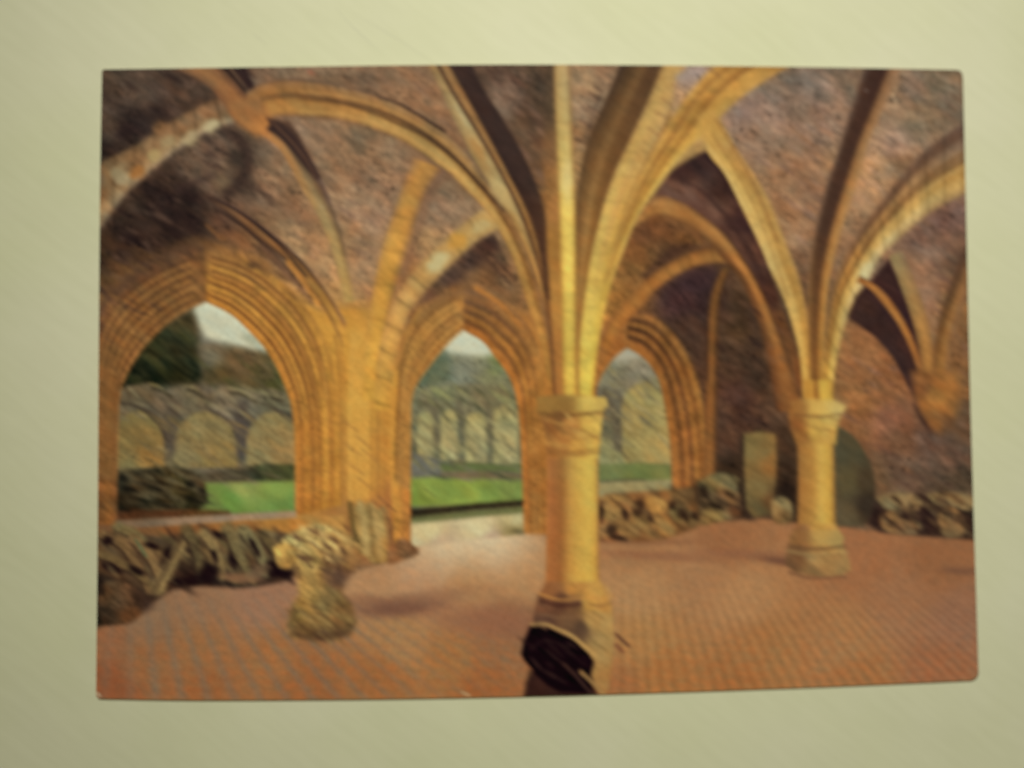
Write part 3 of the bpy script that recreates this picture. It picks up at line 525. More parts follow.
_gl = spline([(716,60),(690,80),(672,104),(660,132),(646,158),(632,188),(620,222),(608,262),(598,305),(590,350),(586,396)], 40); _gr = spline([(800,60),(770,78),(745,95),(726,112),(706,134),(690,149),(674,167),(658,188),(640,214),(626,245),(614,277),(605,310),(599,345),(596,370),(594,396)], 40)
for f, w_, al in ((.06, 1.6, .5), (.30, 2.2, .6), (.55, 2.2, .5)):
    q = _gl * (1 - f) + _gr * f; line(q[:30:3], w_, (128,86,44), al, soft=1.4, taper=(1.2, .5)); line(q[:30:3] + np.array([2.5, 1.5]), 1.8, (214,172,92), al * .6, soft=1.6)
poly([(676,76),(692,66),(712,66),(700,80),(684,100),(672,116)], [(690,76,(152,130,118)),(680,98,(168,136,104)),(704,70,(146,126,120))], V, soft=3, tex=.14)
for a in [(655,112,667,118),(662,98,672,106),(672,84,686,96),(648,128,660,136),(700,64,720,76)]: line([(a[0],a[1]),(a[2],a[3])], 1.3, (120,84,56), .6)
poly([(680,158),(706,136),(716,130),(726,140),(712,150),(700,152),(686,160),(672,170)], (196,158,88), Gm, soft=3, alpha=.7, tex=.05)
# E upright
rib('pale upright rib rising from the centre column to the top edge', [(553,58),(554.5,110),(557,167),(559,221),(561,290),(562,345),(563,398)], [(570,58),(572,110),(574,167),(576,221),(576,290),(576,345),(577,398)],
    [(0,(140,106,66)),(.2,(186,158,104)),(.7,(194,168,116)),(1,(150,116,80))], [(0,(170,124,56)),(.4,(196,160,70)),(.8,(192,152,66)),(1,(168,120,54))],
    mid=[(0,(160,116,56)),(.25,(204,168,82)),(.7,(204,170,84)),(1,(150,108,52))], seed=59, tex=.04, joints=9, jd=.08)
blob(567,178,6,18,(202,180,124),0,.5,1.3)
# H
H = rib('lit rib descending from the crossing to the second column', [(706,132),(708,153),(725,175),(744,213),(760,246),(770,270),(782,295),(793,328),(800,360),(804,412)], [(712,110),(738,150),(755,175),(771,202),(782,229.5),(790,250),(800,278),(808,315),(814,360),(818,412)],
    [(0,(196,156,84)),(.4,(198,154,78)),(.7,(170,126,68)),(1,(178,136,80))], [(0,(190,146,68)),(.5,(188,138,62)),(1,(150,102,46))],
    mid=[(0,(190,156,92)),(.35,(206,176,104)),(.6,(176,136,72)),(.85,(184,144,78)),(1,(160,122,82))], seed=60, joints=13, jd=.10, tex=.06)
poly([(698,116),(712,110),(720,120),(732,142),(728,152),(718,150),(712,146),(700,140)], [(712,122,(194,150,76)),(726,124,(192,148,76)),(738,150,(186,148,86))], H, soft=4, alpha=.85, tex=.06)
line([(716,120),(736,152),(752,180),(766,212),(778,242)], 1.8, (136,96,56), .6)
line([(712,134),(730,162),(748,194),(764,230),(776,262),(788,296)], 2, (140,100,52), .5); line([(708,146),(726,172),(744,206),(760,240),(772,270)], 2, (214,186,116), .5)
# I
rib('dark reddish rib falling to the second column', [(866,60),(848,118),(838,150),(827,182),(819,213),(812,245),(808,285),(808,340),(810,400)], [(905,60),(884,108),(868,146),(858,180),(846,215),(836,250),(829,285),(824,340),(823,400)],
    [(0,(100,80,66)),(.2,(70,50,40)),(.6,(66,46,38)),(.75,(130,96,66)),(1,(150,116,88))], [(0,(176,126,58)),(.4,(130,86,44)),(.6,(150,100,46)),(1,(180,134,62))],
    mid=[(0,(118,90,68)),(.2,(76,54,40)),(.55,(78,54,40)),(.7,(160,112,62)),(1,(178,134,80))], seed=61, tex=.06)
# J
rib('great pale jointed arch at the upper right', [(976,112),(962,124),(942,138),(920,155),(898,180),(876,208),(856,236),(842,262),(832,292),(826,330),(822,365),(820,412)], [(978,190),(962,196),(938,208),(918,222),(898,240),(880,258),(866,282),(851,308),(842,338),(835,373),(832,412)],
    [(0,(96,74,62)),(.14,(100,78,64)),(.3,(132,108,88)),(.45,(150,122,88)),(.52,(120,88,56)),(.66,(178,136,74)),(.85,(192,152,86)),(1,(150,118,80))], [(0,(184,138,62)),(.25,(194,146,64)),(.36,(150,104,48)),(.46,(198,156,68)),(.6,(208,168,74)),(.72,(180,136,60)),(.85,(204,166,76)),(1,(170,124,56))],
    mid=[(0,(140,106,76)),(.12,(120,84,54)),(.26,(172,124,66)),(.36,(184,134,70)),(.44,(132,92,50)),(.56,(184,144,76)),(.68,(196,160,90)),(.84,(206,184,128)),(1,(166,138,92))], seed=62, joints=15, jd=.3, tex=.07, jt=-.2)
blob(866,272,6,10,(200,188,136),35,.8,1.2)
line([(965,130),(935,150),(905,180),(880,215),(862,250)], 4, (108,80,58), .35, soft=4)
_jl = spline([(976,112),(962,124),(942,138),(920,155),(898,180),(876,208),(856,236),(842,262),(832,292),(826,330),(822,365),(820,412)], 40); _jr = spline([(978,190),(962,196),(938,208),(918,222),(898,240),(880,258),(866,282),(851,308),(842,338),(835,373),(832,412)], 40)
for f, c, al, w_ in ((.42, (110,76,44), .65, 2.4), (.16, (96,70,52), .5, 3), (.6, (206,170,104), .5, 3)):
    q = _jl * (1 - f) + _jr * f; line(q[:34:3], w_, c, al, soft=1.6, taper=(1.3, .5))
# openings under J
poly([(848,318),(856,296),(868,284),(889,258),(904,290),(916,330),(922,365),(930,395),(934,432),(924,424),(914,400),(905,380),(892,356),(876,338),(860,326)],
     [(888,272,(62,42,36)),(880,290,(66,44,38)),(903,312,(62,42,38)),(860,308,(66,46,38)),(880,330,(60,42,36)),(900,362,(62,44,38)),(914,395,(66,46,40)),(922,420,(62,42,36)),(915,350,(70,46,38))], FV, soft=2, tex=.08, sig=12)
rib('thin orange rib inside the dark arch at the right', [(856,282),(868,288),(881,302),(897,324),(910,350),(919,378),(924,400)], [(860,276),(878,286),(894,303),(908,326),(919,352),(926,380),(930,400)],
    [(0,(120,78,46)),(.4,(176,120,62)),(.7,(160,106,56)),(1,(90,60,42))], [(0,(100,66,42)),(.5,(130,84,48)),(1,(100,66,42))], mid=[(0,(120,78,46)),(.4,(178,120,60)),(.7,(160,104,54)),(1,(84,56,40))], seed=63)
rib('pale rib behind the right hand arch', [(889,256),(901,288),(912,320),(920,355),(924,395)], [(903,250),(918,288),(928,320),(934,355),(938,395)],
    [(0,(140,120,80)),(.5,(150,128,86)),(1,(140,112,84))], [(0,(140,92,50)),(.5,(168,114,56)),(1,(160,108,56))], mid=[(0,(130,96,56)),(.5,(170,126,70)),(1,(140,104,64))], seed=64)
rib('brown rib along the right edge of the print', [(980,215),(964,248),(952,280),(941,312),(934,350),(932,392)], [(984,262),(974,280),(964,305),(954,335),(950,365),(948,395)],
    [(0,(80,58,48)),(.3,(88,64,50)),(.6,(130,92,60)),(1,(130,96,64))], [(0,(140,94,50)),(.5,(166,114,56)),(1,(130,90,56))], mid=[(0,(92,66,46)),(.3,(100,72,44)),(.6,(150,108,62)),(1,(128,94,64))], seed=65)
CB = part('wall_corbel', 'orange stone corbel low on the right wall')
poly([(912,372),(934,370),(956,374),(959,396),(957,414),(951,428),(940,434),(930,428),(920,412),(914,396)], [(932,395,(156,106,54)),(942,400,(166,114,58)),(925,390,(124,82,48)),(938,424,(140,92,50)),(952,405,(140,96,52)),(946,425,(112,78,50))], CB, soft=6, tex=.16, sig=10)
line([(914,404),(922,420),(930,432)], 3, (60,40,34), .8)

# ---- right hand and back wall details
for i in range(70):
    x = 840 + rng.random() * 130; y = 330 + rng.random() * 165
    if x < 925 and y < 350 + (x - 850) * .4: continue
    if 905 < x < 960 and y < 436: continue
    c = [(150,98,62),(104,70,52),(78,56,48),(140,104,84)][rng.integers(4)]
    blob(x, y, 5 + 5 * rng.random(), 1.8 + rng.random(), c, 33, .35, 1.2, seed=i)
for i in range(45):
    x = 718 + rng.random() * 70; y = 300 + rng.random() * 150
    blob(x, y, 5 + 5 * rng.random(), 1.8 + rng.random(), [(104,70,48),(44,30,26),(120,84,56)][rng.integers(3)], 35, .4, 1.2, seed=i)

# ---- floor
FL = part('tiled_floor', 'terracotta tiled floor across the bottom of the print')
fl = [(80,624),(98,623),(133,618),(146,604),(165,589),(190,584),(215,585),(245,587),(268,582),(294,578),(330,576),(352,572),(382,564),(408,552),(422,546),(470,540),(526,534),(560,536),(599,539),(635,541),(661,539),(690,529),(705,523),(755,518),(796,522),(837,526),(878,532),(930,537),(990,539),(990,720),(80,720)]
b, m = polymask(np.array(fl, float), 2.5)
fc = field([(105,640,(134,90,64)),(105,685,(130,78,52)),(150,620,(128,98,76)),(150,660,(140,94,62)),(200,600,(138,102,78)),(200,650,(144,98,64)),(200,690,(142,90,56)),(260,600,(146,106,84)),(270,660,(148,100,64)),(300,690,(146,92,56)),
   (370,580,(170,126,90)),(420,575,(176,132,98)),(440,556,(176,136,102)),(500,550,(176,136,102)),(470,580,(170,124,84)),(520,580,(174,128,88)),(400,640,(164,118,78)),(450,665,(158,106,64)),(380,680,(154,98,58)),(480,690,(152,92,54)),
   (500,640,(146,100,68)),(515,620,(142,98,70)),(640,550,(156,108,74)),(640,590,(170,122,84)),(640,640,(164,114,72)),(660,680,(162,104,62)),(700,570,(160,114,80)),(720,540,(148,98,66)),(740,600,(170,122,84)),(760,650,(160,108,68)),
   (840,640,(158,106,70)),(860,560,(150,96,66)),(900,600,(150,100,72)),(940,560,(140,90,62)),(960,620,(140,94,72)),(940,670,(146,90,62)),(860,680,(152,96,60)),(740,685,(158,100,60)),(620,690,(156,98,62))], 34, xx[b], yy[b])
X, Y = xx[b], yy[b]
wd = (np.clip((588 - Y) / 46, 0, 1) ** 1.3 * np.clip((X - 380) / 60, 0, 1) * np.clip((548 - X) / 50, 0, 1))[..., None]
fc = fc * (1 - wd) + np.array([204, 178, 144], np.float32) * wd
t = np.clip((X - 470) / 120, 0, 1); t = smooth(t)
def stripes(vx, vy, pitch, w):
    q = (X - vx) / np.maximum(Y - vy, 8) / pitch
    f = np.abs(q - np.round(q)); return np.exp(-(f / w) ** 2), q
s1, q1 = stripes(130, 450, .105, .2); s2, q2 = stripes(622, 355, .040, .28)
am1 = np.clip((Y - 585) / 50, 0, 1) * (1 - t) * np.clip((X - 90) / 60, .45, 1) * np.clip((520 - X) / 200, .35, 1); am2 = np.clip((Y - 570) / 50, 0, 1) * t
grey = np.array([112,98,86], np.float32)
k = (0.5 * s1 * am1)[..., None]; fc = fc * (1 - k) + grey * k
fc *= (1 - 0.085 * s2 * am2 + 0.02 * am2)[..., None]
# cross joints
r = 9000 / np.maximum(Y - 380, 20); g = np.abs(r - np.round(r)); fc *= (1 - 0.02 * np.exp(-(g / .22) ** 2) * np.clip((Y - 590) / 60, 0, 1))[..., None]
n = vnoise(6, 3, 20, 91, X, Y); fc *= 1 + (0.03 * n)[..., None] * np.array([1.2, 1, .7], np.float32)
h = vnoise(5, 4, 0, 92, X, Y); fc *= 1 + 0.05 * h[..., None] * np.array([1, -.2, -1], np.float32) * np.clip((Y - 600) / 60, .2, 1)[..., None]
fc = fc * np.array([.985, 1.0, .955], np.float32)
put(b, m, fc, FL)
# shade on the floor is part of the printed picture
for x, y, rx, ry, c, an, al in [(400,607,42,9,(110,76,58),-4,.95),(430,597,46,7,(136,98,70),-8,.6),(496,622,60,14,(136,92,66),8,.75),(360,600,20,6,(128,90,64),0,.6),(655,556,60,4,(132,86,60),4,.55),(760,556,50,5,(128,86,60),5,.55),
                            (785,562,22,4,(100,66,50),8,.75),(730,553,60,3,(140,94,66),0,.4),(962,571,20,3.5,(106,72,54),3,.75),(640,542,60,3,(130,86,58),0,.6)]:
    blob(x, y, rx, ry, c, an, al, 1.5, rough=.12)

# ---- rubble and carved fragments along the walls
def stone(label, pts, cols, tex=.22, seed=5, name='carved_stone', soft=2.2, sig=10):
    pid = part(name, label); poly(pts, cols, pid, soft=soft, tex=tex, sig=sig, seed=seed, curve=True, ts=(9, 3)); return pid
# left row: backing shade
poly([(92,528),(120,534),(160,536),(220,532),(262,530),(290,534),(296,560),(292,580),(262,586),(240,588),(200,586),(172,590),(148,606),(130,622),(92,626)], [(110,545,(92,70,46)),(140,560,(84,62,42)),(200,575,(44,30,24)),(200,548,(104,82,52)),(270,572,(66,48,36)),(240,550,(98,80,52)),(110,600,(54,40,30))], PIER, soft=3, tex=.25, sig=12)
mottle([(98,530),(290,530),(285,575),(160,590),(98,580)], [(120,96,60),(60,44,32),(136,112,70),(92,80,52),(40,28,24)], 60, (9,3.2), 42, .6, 15)
LF = []
leaf = [(104,536,126,548,148,590,9,(118,92,58)),(92,552,118,562,150,584,7,(106,86,54)),(118,528,140,540,158,576,9,(112,98,62)),(134,540,152,560,162,588,9,(126,98,62)),(158,588,170,566,186,536,10,(130,108,68)),(186,530,196,550,200,580,9,(92,78,50)),
        (204,534,214,548,222,576,9,(136,114,72)),(228,530,236,550,246,572,11,(110,96,62)),(244,532,258,552,266,572,11,(118,108,72)),(264,534,274,550,290,566,7,(96,80,50))]
for i, (a, b_, c_, d, e, f, w, c) in enumerate(leaf):
    pid = part('carved_stone', 'leafy carved fragment in the row under the left window')
    line([(a,b_),(c_,d),(e,f)], w*1.25, c, .85, soft=5, taper=(1.1, .7), pid=pid)
    line([(a+3,b_-2),(c_+3,d-2),(e+2,f-4)], w*.3, tuple(min(255, v*1.15) for v in c), .35, soft=2.6, taper=(1, .4))
    line([(a-4,b_+3),(c_-4,d+3),(e-3,f+1)], w*.22, (40,26,22), .6, soft=2)
line([(136,540),(146,556)], 3, (84,98,66), .7)
for x, y, rx, ry, an in [(112,568,12,4,30),(136,570,9,4,32),(208,572,12,7,-5),(196,580,16,5,-4),(166,556,4,8,20),(152,546,8,3,20),(232,560,4,9,-20),(255,548,3,10,-30),(272,568,8,8,20),(283,574,10,4,0),(108,540,6,5,0),(215,556,3,7,-20),(176,582,6,4,0),(220,536,8,3,35)]:
    blob(x, y, rx, ry, (34,22,20), an, .85, 1.0, seed=int(x+y))
blob(242,578,18,5,(132,96,66),8,.8,.8); blob(258,572,12,6,(120,96,68),-20,.7,.9)
stone('drum shaped dark stone at the lower left corner', [(98,586),(112,580),(134,586),(148,596),(145,610),(132,622),(112,625),(98,622)], [(110,595,(86,64,42)),(125,600,(92,68,46)),(140,598,(62,46,34)),(104,615,(60,44,30)),(132,616,(100,68,42))], seed=71)
blob(100,585,5,12,(36,28,22),0,.7,1); blob(98,620,4,8,(34,30,22),0,.7,1.2); blob(148,604,6,8,(60,42,34),20,.5,1.3)
mottle([(98,532),(290,530),(285,572),(160,586),(98,580)], [(126,102,64),(70,52,38),(140,118,76),(50,36,28)], 26, (7,2), 38, .4, 16)
# statue pieces by the pier
stone('pale broken statue leaning on the pier', [(354,508),(360,500),(366,504),(371,501),(377,510),(383,506),(389,518),(391,545),(389,561),(372,563),(366,556),(358,552),(352,530)], [(362,515,(150,122,70)),(370,535,(170,142,84)),(382,550,(170,126,66)),(366,552,(160,128,74))], seed=72, tex=.15)
line([(360,504),(364,525),(366,552)], 6, (176,150,92), .7, soft=4); line([(374,508),(378,530),(380,556)], 6, (178,142,84), .6, soft=4)
line([(369,506),(372,530),(373,554)], 3, (120,90,50), .6, soft=3); line([(385,512),(388,535),(389,556)], 4, (150,104,58), .7, soft=3)
line([(350,504),(352,520),(356,540)], 5, (92,74,40), .75, soft=3); line([(390,520),(392,545),(396,558)], 4, (118,76,46), .7, soft=3)
line([(372,500),(384,512),(394,530)], 2, (130,92,54), .6); line([(378,496),(396,512)], 2, (112,76,48), .5)
stone('brown rubble at the foot of the pier', [(388,548),(402,538),(414,546),(420,553),(404,560),(388,564)], [(400,550,(140,96,58)),(412,550,(124,86,54))], seed=73)
# carved capital on a short pedestal
PD = part('stone_pedestal', 'short weathered pedestal standing on the tiled floor')
poly([(296,562),(318,558),(340,562),(344,578),(343,594),(352,604),(357,622),(350,636),(330,642),(308,640),(292,638),(287,626),(292,606),(299,594),(297,578)],
     [(310,570,(176,140,78)),(325,575,(160,124,68)),(340,578,(104,78,54)),(308,595,(156,122,66)),(332,600,(134,104,60)),(300,612,(138,108,58)),(322,616,(126,100,58)),(342,618,(112,84,50)),(300,634,(108,80,48)),(330,636,(98,70,46))], PD, soft=4, tex=.22, sig=10)
CP = part('carved_capital', 'pale leafy capital resting on the short pedestal', PD)
poly([(282,540),(296,530),(312,524),(330,526),(346,532),(356,542),(352,554),(342,566),(320,572),(300,570),(290,562)], [(300,540,(188,158,92)),(320,538,(192,164,98)),(340,545,(178,144,84)),(310,560,(180,146,82)),(335,562,(130,98,60))], CP, soft=3, tex=.22, sig=10, curve=True, seed=74)
stone('round knob of carved stone left of the capital', [(273,548),(282,543),(294,546),(298,556),(290,568),(278,566)], [(284,552,(190,156,84)),(288,562,(150,116,62))], seed=75)
for x, y, rx, ry, an in [(306,558,8,3,10),(328,560,4,8,-30),(344,552,3,7,-30),(314,532,6,2.5,30),(334,540,7,2.5,35),(296,538,5,2,30),(342,570,9,9,0),(352,568,4,6,0)]:
    blob(x, y, rx, ry, (92,64,44), an, .7, 1.1, seed=int(x))
for x, y in [(300,546),(322,548),(338,534),(310,540)]: line([(x-6,y-4),(x+8,y+6)], 2.6, (206,178,110), .6)
mottle([(290,600),(350,604),(352,640),(290,640)], [(96,74,46),(150,122,72),(120,96,56),(80,58,40)], 40, (8,2), 35, .5, 17)
mottle([(282,528),(352,528),(345,575),(298,580)], [(206,178,112),(120,88,54),(160,124,70),(84,60,42)], 40, (7,2), 38, .55, 18)
blob(334,578,12,10,(92,68,52),20,.7,1.3); blob(352,556,7,9,(150,112,66),0,.7,1.2); line([(296,566),(300,578)], 4, (96,70,46), .6, soft=3)
line([(292,634),(318,638),(348,632)], 4, (84,60,40), .6, soft=4)
# rubble between the centre column and the back corner
poly([(597,500),(606,494),(630,492),(665,490),(694,486),(704,478),(712,478),(722,484),(722,520),(700,526),(690,530),(661,541),(636,542),(598,541)], [(620,500,(140,98,56)),(660,500,(136,96,54)),(700,500,(96,70,42)),(620,530,(124,86,54)),(680,520,(116,84,50)),(650,530,(128,90,54))], PIER, soft=3, tex=.25, sig=12)
for i, (x, y, rx, ry, c, an) in enumerate([(612,512,11,10,(152,116,66),20),(626,528,14,10,(140,108,64),30),(640,520,12,8,(130,94,52),35),(656,505,12,8,(166,122,64),25),(662,524,13,9,(140,104,58),35),(678,514,10,8,(120,94,54),35),(690,518,10,8,(112,88,54),30),(650,532,10,6,(126,94,56),20),(606,530,8,9,(134,100,60),10)]):
    pid = part('rubble_stone', 'rounded block in the rubble heap by the back windows'); blob(x, y, rx, ry, c, an, 1, .6, pid, .2, i, tex=.2)
for x, y, rx, ry, an in [(639,507,7,8,20),(612,529,6,6,20),(684,514,7,5,45),(700,494,5,14,-8),(672,505,4,5,30),(650,517,3,6,-30),(625,514,3,6,-20),(601,512,3,9,0),(696,516,5,4,30),(618,538,9,3,10)]:
    blob(x, y, rx, ry, (58,40,28), an, .85, 1.0, seed=int(x))
blob(612,498,12,3,(170,134,74),0,.6,1.2)
poly([(698,482),(712,474),(730,474),(744,482),(746,500),(740,516),(716,522),(700,522)], [(712,482,(114,98,60)),(730,482,(110,92,58)),(705,500,(78,62,42)),(722,500,(108,82,54)),(715,515,(128,106,64)),(738,505,(104,74,50))], part('rubble_stone', 'mossy grey block in the back corner'), soft=3, tex=.3, sig=10, curve=True, seed=76)
for x, y, rx, ry, an in [(704,492,5,6,0),(730,494,7,2.5,30),(716,506,8,3,25),(742,492,4,12,-8),(746,512,5,6,0)]: blob(x, y, rx, ry, (46,34,24), an, .8, 1.1, seed=int(y))
blob(714,516,9,3,(150,124,72),20,.7,1.1)
mottle([(600,492),(742,478),(740,516),(690,528),(600,540)], [(156,124,72),(60,44,30),(130,98,58),(90,70,44)], 34, (8,2.4), 36, .45, 30)
poly([(740,440),(746,436),(748,510),(756,520),(748,520),(742,505)], (48,34,26), V, soft=3, alpha=.85)
poly([(744,434),(760,431),(776,434),(777,460),(775,495),(772,514),(754,518),(746,508),(744,470)], [(752,445,(122,102,60)),(765,450,(124,100,58)),(774,460,(140,98,52)),(758,490,(120,100,60)),(772,500,(104,76,46)),(756,512,(100,84,52))], part('stone_tablet', 'upright pale tablet leaning on the back wall'), soft=2.2, tex=.1, sig=12, seed=77)
poly([(776,490),(784,480),(796,486),(798,522),(778,522)], (36,26,20), V, soft=4, alpha=.85)
stone('small pale block between the tablet and the column', [(771,502),(780,496),(791,502),(793,514),(790,523),(774,522)], [(780,505,(144,118,74)),(784,518,(120,94,58))], seed=78)
TB = part('tombstone', 'dark round topped tombstone behind the second column')
poly(list(spline([(832,424),(842,428),(850,433),(858,441),(866,454),(872,468),(875,484),(875,500),(872,514),(864,526)])) + [(834,527)], [(842,450,(82,74,52)),(850,480,(88,78,52)),(865,480,(74,62,44)),(845,515,(92,78,54)),(868,505,(60,48,36))], TB, soft=2, tex=.08, sig=12)
poly([(868,524),(876,500),(884,506),(900,512),(918,506),(926,494),(940,500),(975,500),(975,540),(930,536),(880,532)], [(880,520,(42,28,24)),(920,515,(44,30,26)),(945,520,(48,34,28)),(970,520,(40,30,24))], V, soft=3, tex=.15, sig=10)
stone('flat pale slab at the foot of the right wall', [(876,498),(890,493),(912,494),(925,500),(918,510),(900,512),(884,508)], [(890,500,(134,110,72)),(910,502,(138,112,74))], seed=79)
stone('broken block under the pale slab', [(880,516),(892,510),(904,514),(916,524),(918,534),(894,534),(882,528)], [(890,520,(120,92,58)),(905,526,(116,88,58))], seed=80)
stone('second flat slab by the right edge', [(926,494),(944,492),(966,494),(976,500),(974,510),(952,508),(934,503)], [(940,498,(130,104,66)),(962,500,(128,102,66))], seed=81)
stone('broken block beside the right edge', [(938,510),(950,506),(962,514),(966,528),(960,537),(944,536),(938,524)], [(948,516,(122,94,60)),(954,530,(116,90,58))], seed=82)
for x, y, an in [(926,512,40),(932,524,30),(922,498,30),(970,528,60),(904,516,30)]: blob(x, y, 8, 3, (38,24,22), an, .85, 1.1, seed=x)
mottle([(878,494),(972,492),(972,534),(880,530)], [(150,124,82),(44,30,24),(100,76,50),(60,42,32)], 46, (7,2), 36, .6, 19)
line([(936,500),(954,514)], 1.6, (60,44,34), .6); line([(944,508),(962,524)], 1.6, (60,44,34), .5)

# ---- second column
K2 = part('stone_column', 'smaller stone column at the right of the print')
pr = [(0,(146,96,50)),(.15,(160,108,54)),(.4,(178,124,60)),(.62,(200,154,74)),(.85,(194,146,66)),(1,(140,98,52))]
band([(797,436),(798,480),(797,535)], [(834,436),(835,480),(836,535)], pr, None, part('shaft', None, K2), seed=83, tex=.05)
cap2 = part('capital', None, K2)
poly([(792,404),(803,400),(834,402),(845,408),(840,418),(837,430),(836,444),(796,444),(791,430),(788,415)], [(800,410,(140,92,46)),(795,425,(138,90,48)),(815,412,(196,158,78)),(828,412,(204,176,92)),(838,412,(190,164,96)),(815,432,(196,150,70)),(830,436,(200,160,80)),(802,438,(150,100,50))], cap2, soft=2.2, tex=.12, sig=9, seed=84)
for a in [(806,414,840,420),(804,426,838,432)]: line([(a[0],a[1]),(a[2],a[3])], 1.6, (140,102,56), .5)
band([(804,380),(804,404)], [(832,380),(834,404)], [(0,(176,128,58)),(.3,(190,140,62)),(.42,(140,92,44)),(.6,(206,168,74)),(.9,(196,156,68)),(1,(160,116,56))], None, cap2, seed=85, tex=.04)
b2 = part('base', None, K2)
poly([(797,524),(836,524),(841,536),(844,548),(850,562),(851,570),(842,575),(820,577),(796,573),(785,564),(787,550),(790,538)], [(800,535,(140,96,58)),(822,532,(190,148,74)),(834,540,(170,136,78)),(795,555,(122,86,54)),(790,565,(110,78,50)),(820,560,(160,126,76)),(842,562,(156,120,72)),(815,572,(138,106,66))], b2, soft=2.4, tex=.12, sig=9)
for y in (538, 546, 553): line([(792,y),(815,y+3),(842,y+1)], 1.6, (116,86,54), .5)
line([(788,572),(810,578),(846,577)], 2, (98,66,46), .7)
poly([(794,530),(839,530),(845,538),(840,545),(792,545),(788,538)], [(800,538,(136,96,56)),(822,536,(186,150,82)),(840,538,(160,136,80))], b2, soft=2.2, alpha=.8)
line([(789,546),(815,549),(846,546)], 2.2, (104,76,48), .7); line([(788,551),(815,555),(848,552)], 2.2, (168,142,88), .5)
poly([(790,402),(800,398),(836,400),(847,406),(842,413),(794,413)], [(798,407,(150,104,54)),(818,405,(208,172,88)),(840,407,(196,170,100))], cap2, soft=2, alpha=.8)
line([(793,414),(815,417),(841,414)], 2, (120,84,48), .7)

# ---- centre column
K1 = part('stone_column', 'tall sunlit stone column in the centre of the print')
band([(547,440),(547,500),(546,560),(545,588)], [(598,440),(599,500),(599,560),(600,588)],
     [(0,(176,108,56)),(.12,(158,98,52)),(.28,(150,98,50)),(.45,(184,134,66)),(.6,(196,150,70)),(.8,(206,168,78)),(.93,(196,156,72)),(1,(150,106,58))],
     [(0,(168,108,58)),(.12,(160,100,54)),(.28,(150,96,50)),(.45,(190,140,66)),(.6,(198,154,70)),(.8,(204,164,74)),(.93,(200,152,68)),(1,(160,112,60))], part('shaft', None, K1), seed=86, tex=.04)
cap = part('capital', None, K1)
poly([(539,398),(552,395),(580,394),(602,398),(606,404),(603,412),(602,424),(600,440),(598,458),(547,458),(546,440),(543,425),(536,410)],
     [(545,405,(150,108,52)),(560,404,(140,104,52)),(575,402,(160,126,62)),(590,402,(204,170,78)),(600,406,(190,158,80)),(550,425,(140,92,48)),(560,415,(120,84,48)),(570,425,(176,124,64)),(590,425,(204,168,80)),(560,445,(166,114,58)),(580,448,(192,146,68)),(592,448,(208,172,80)),(549,450,(160,104,52))], cap, soft=2, tex=.07, sig=9, seed=87)
line([(538,399),(560,402),(585,400),(604,400)], 2, (176,142,72), .5); line([(540,413),(560,416),(585,414),(604,411)], 3, (112,80,42), .7)
mottle([(542,414),(602,412),(600,440),(546,440)], [(120,86,46),(196,158,84),(150,108,56)], 18, (7,2), 30, .4, 31); line([(546,420),(565,424),(598,420)], 2, (190,146,74), .5); line([(548,452),(570,455),(599,452)], 2.4, (140,96,50), .6); line([(548,437),(570,440),(600,436)], 1.8, (150,104,54), .5)
line([(556,400),(576,405),(590,408)], 3, (112,82,44), .5, soft=3)
b1 = part('base', None, K1)
poly([(546,582),(600,582),(606,596),(612,606),(614,640),(612,665),(608,692),(526,692),(530,640),(534,612),(538,596)],
     [(550,590,(140,92,54)),(575,588,(180,128,64)),(595,592,(194,148,74)),(545,605,(112,74,50)),(560,603,(88,58,42)),(575,603,(110,76,50)),(590,602,(186,138,66)),(604,604,(180,132,68)),(545,622,(92,66,50)),(570,620,(110,80,54)),(580,628,(88,66,48)),(592,620,(166,130,74)),(606,622,(168,136,80)),
      (600,650,(160,128,76)),(602,680,(162,118,66)),(590,670,(156,118,66)),(540,635,(84,58,40)),(590,690,(150,104,60))], b1, soft=2.4, tex=.08, sig=9)
poly([(538,397),(606,397),(608,406),(602,411),(541,411),(537,404)], [(545,404,(150,112,56)),(565,404,(136,102,52)),(590,403,(206,176,86)),(604,404,(186,156,82))], cap, soft=1.8)
line([(546,443),(570,446),(600,442)], 4, (186,140,70), .5, soft=3); line([(546,449),(570,452),(599,448)], 2, (132,90,46), .6)
poly([(598,580),(608,588),(612,597),(606,602),(590,602),(590,582)], (188,142,72), b1, soft=4, alpha=.6)
line([(588,604),(600,606),(612,602)], 2.4, (132,96,56), .6)
line([(540,594),(560,600),(582,598),(606,598)], 2.4, (196,138,70), .7); line([(541,601),(560,606),(580,604)], 3, (76,46,34), .7); line([(540,614),(562,618),(582,616)], 2, (130,98,66), .5)
for a, c in [((592,612,604,620),(150,110,60)),((590,640,606,650),(118,90,50)),((596,628,610,640),(140,110,62))]: line([(a[0],a[1]),(a[2],a[3])], 1.6, c, .6)
BK = part('broken_stone_block', 'black shaded broken block against the column foot')
poly([(524,697),(526,682),(532,670),(546,668),(590,676),(600,700),(524,700)], (52,32,26), BK, soft=4, tex=.1, alpha=.95)
poly([(530,626),(540,626),(552,629),(562,634),(576,641),(588,652),(594,662),(590,678),(592,694),(560,692),(548,686),(536,675),(524,660),(521,654),(524,640)], (30,18,18), BK, soft=2.2)
line([(531,625),(545,624),(557,629),(572,636),(586,648),(596,656)], 4, (176,140,82), .85, soft=2, taper=(.6, 1.1))
line([(537,624),(546,629)], 3, (120,90,58), .5)
mottle([(526,634),(560,632),(592,658),(588,688),(550,684),(526,658)], [(46,30,26),(60,42,34),(22,14,14)], 26, (9,2.2), 36, .45, 32)
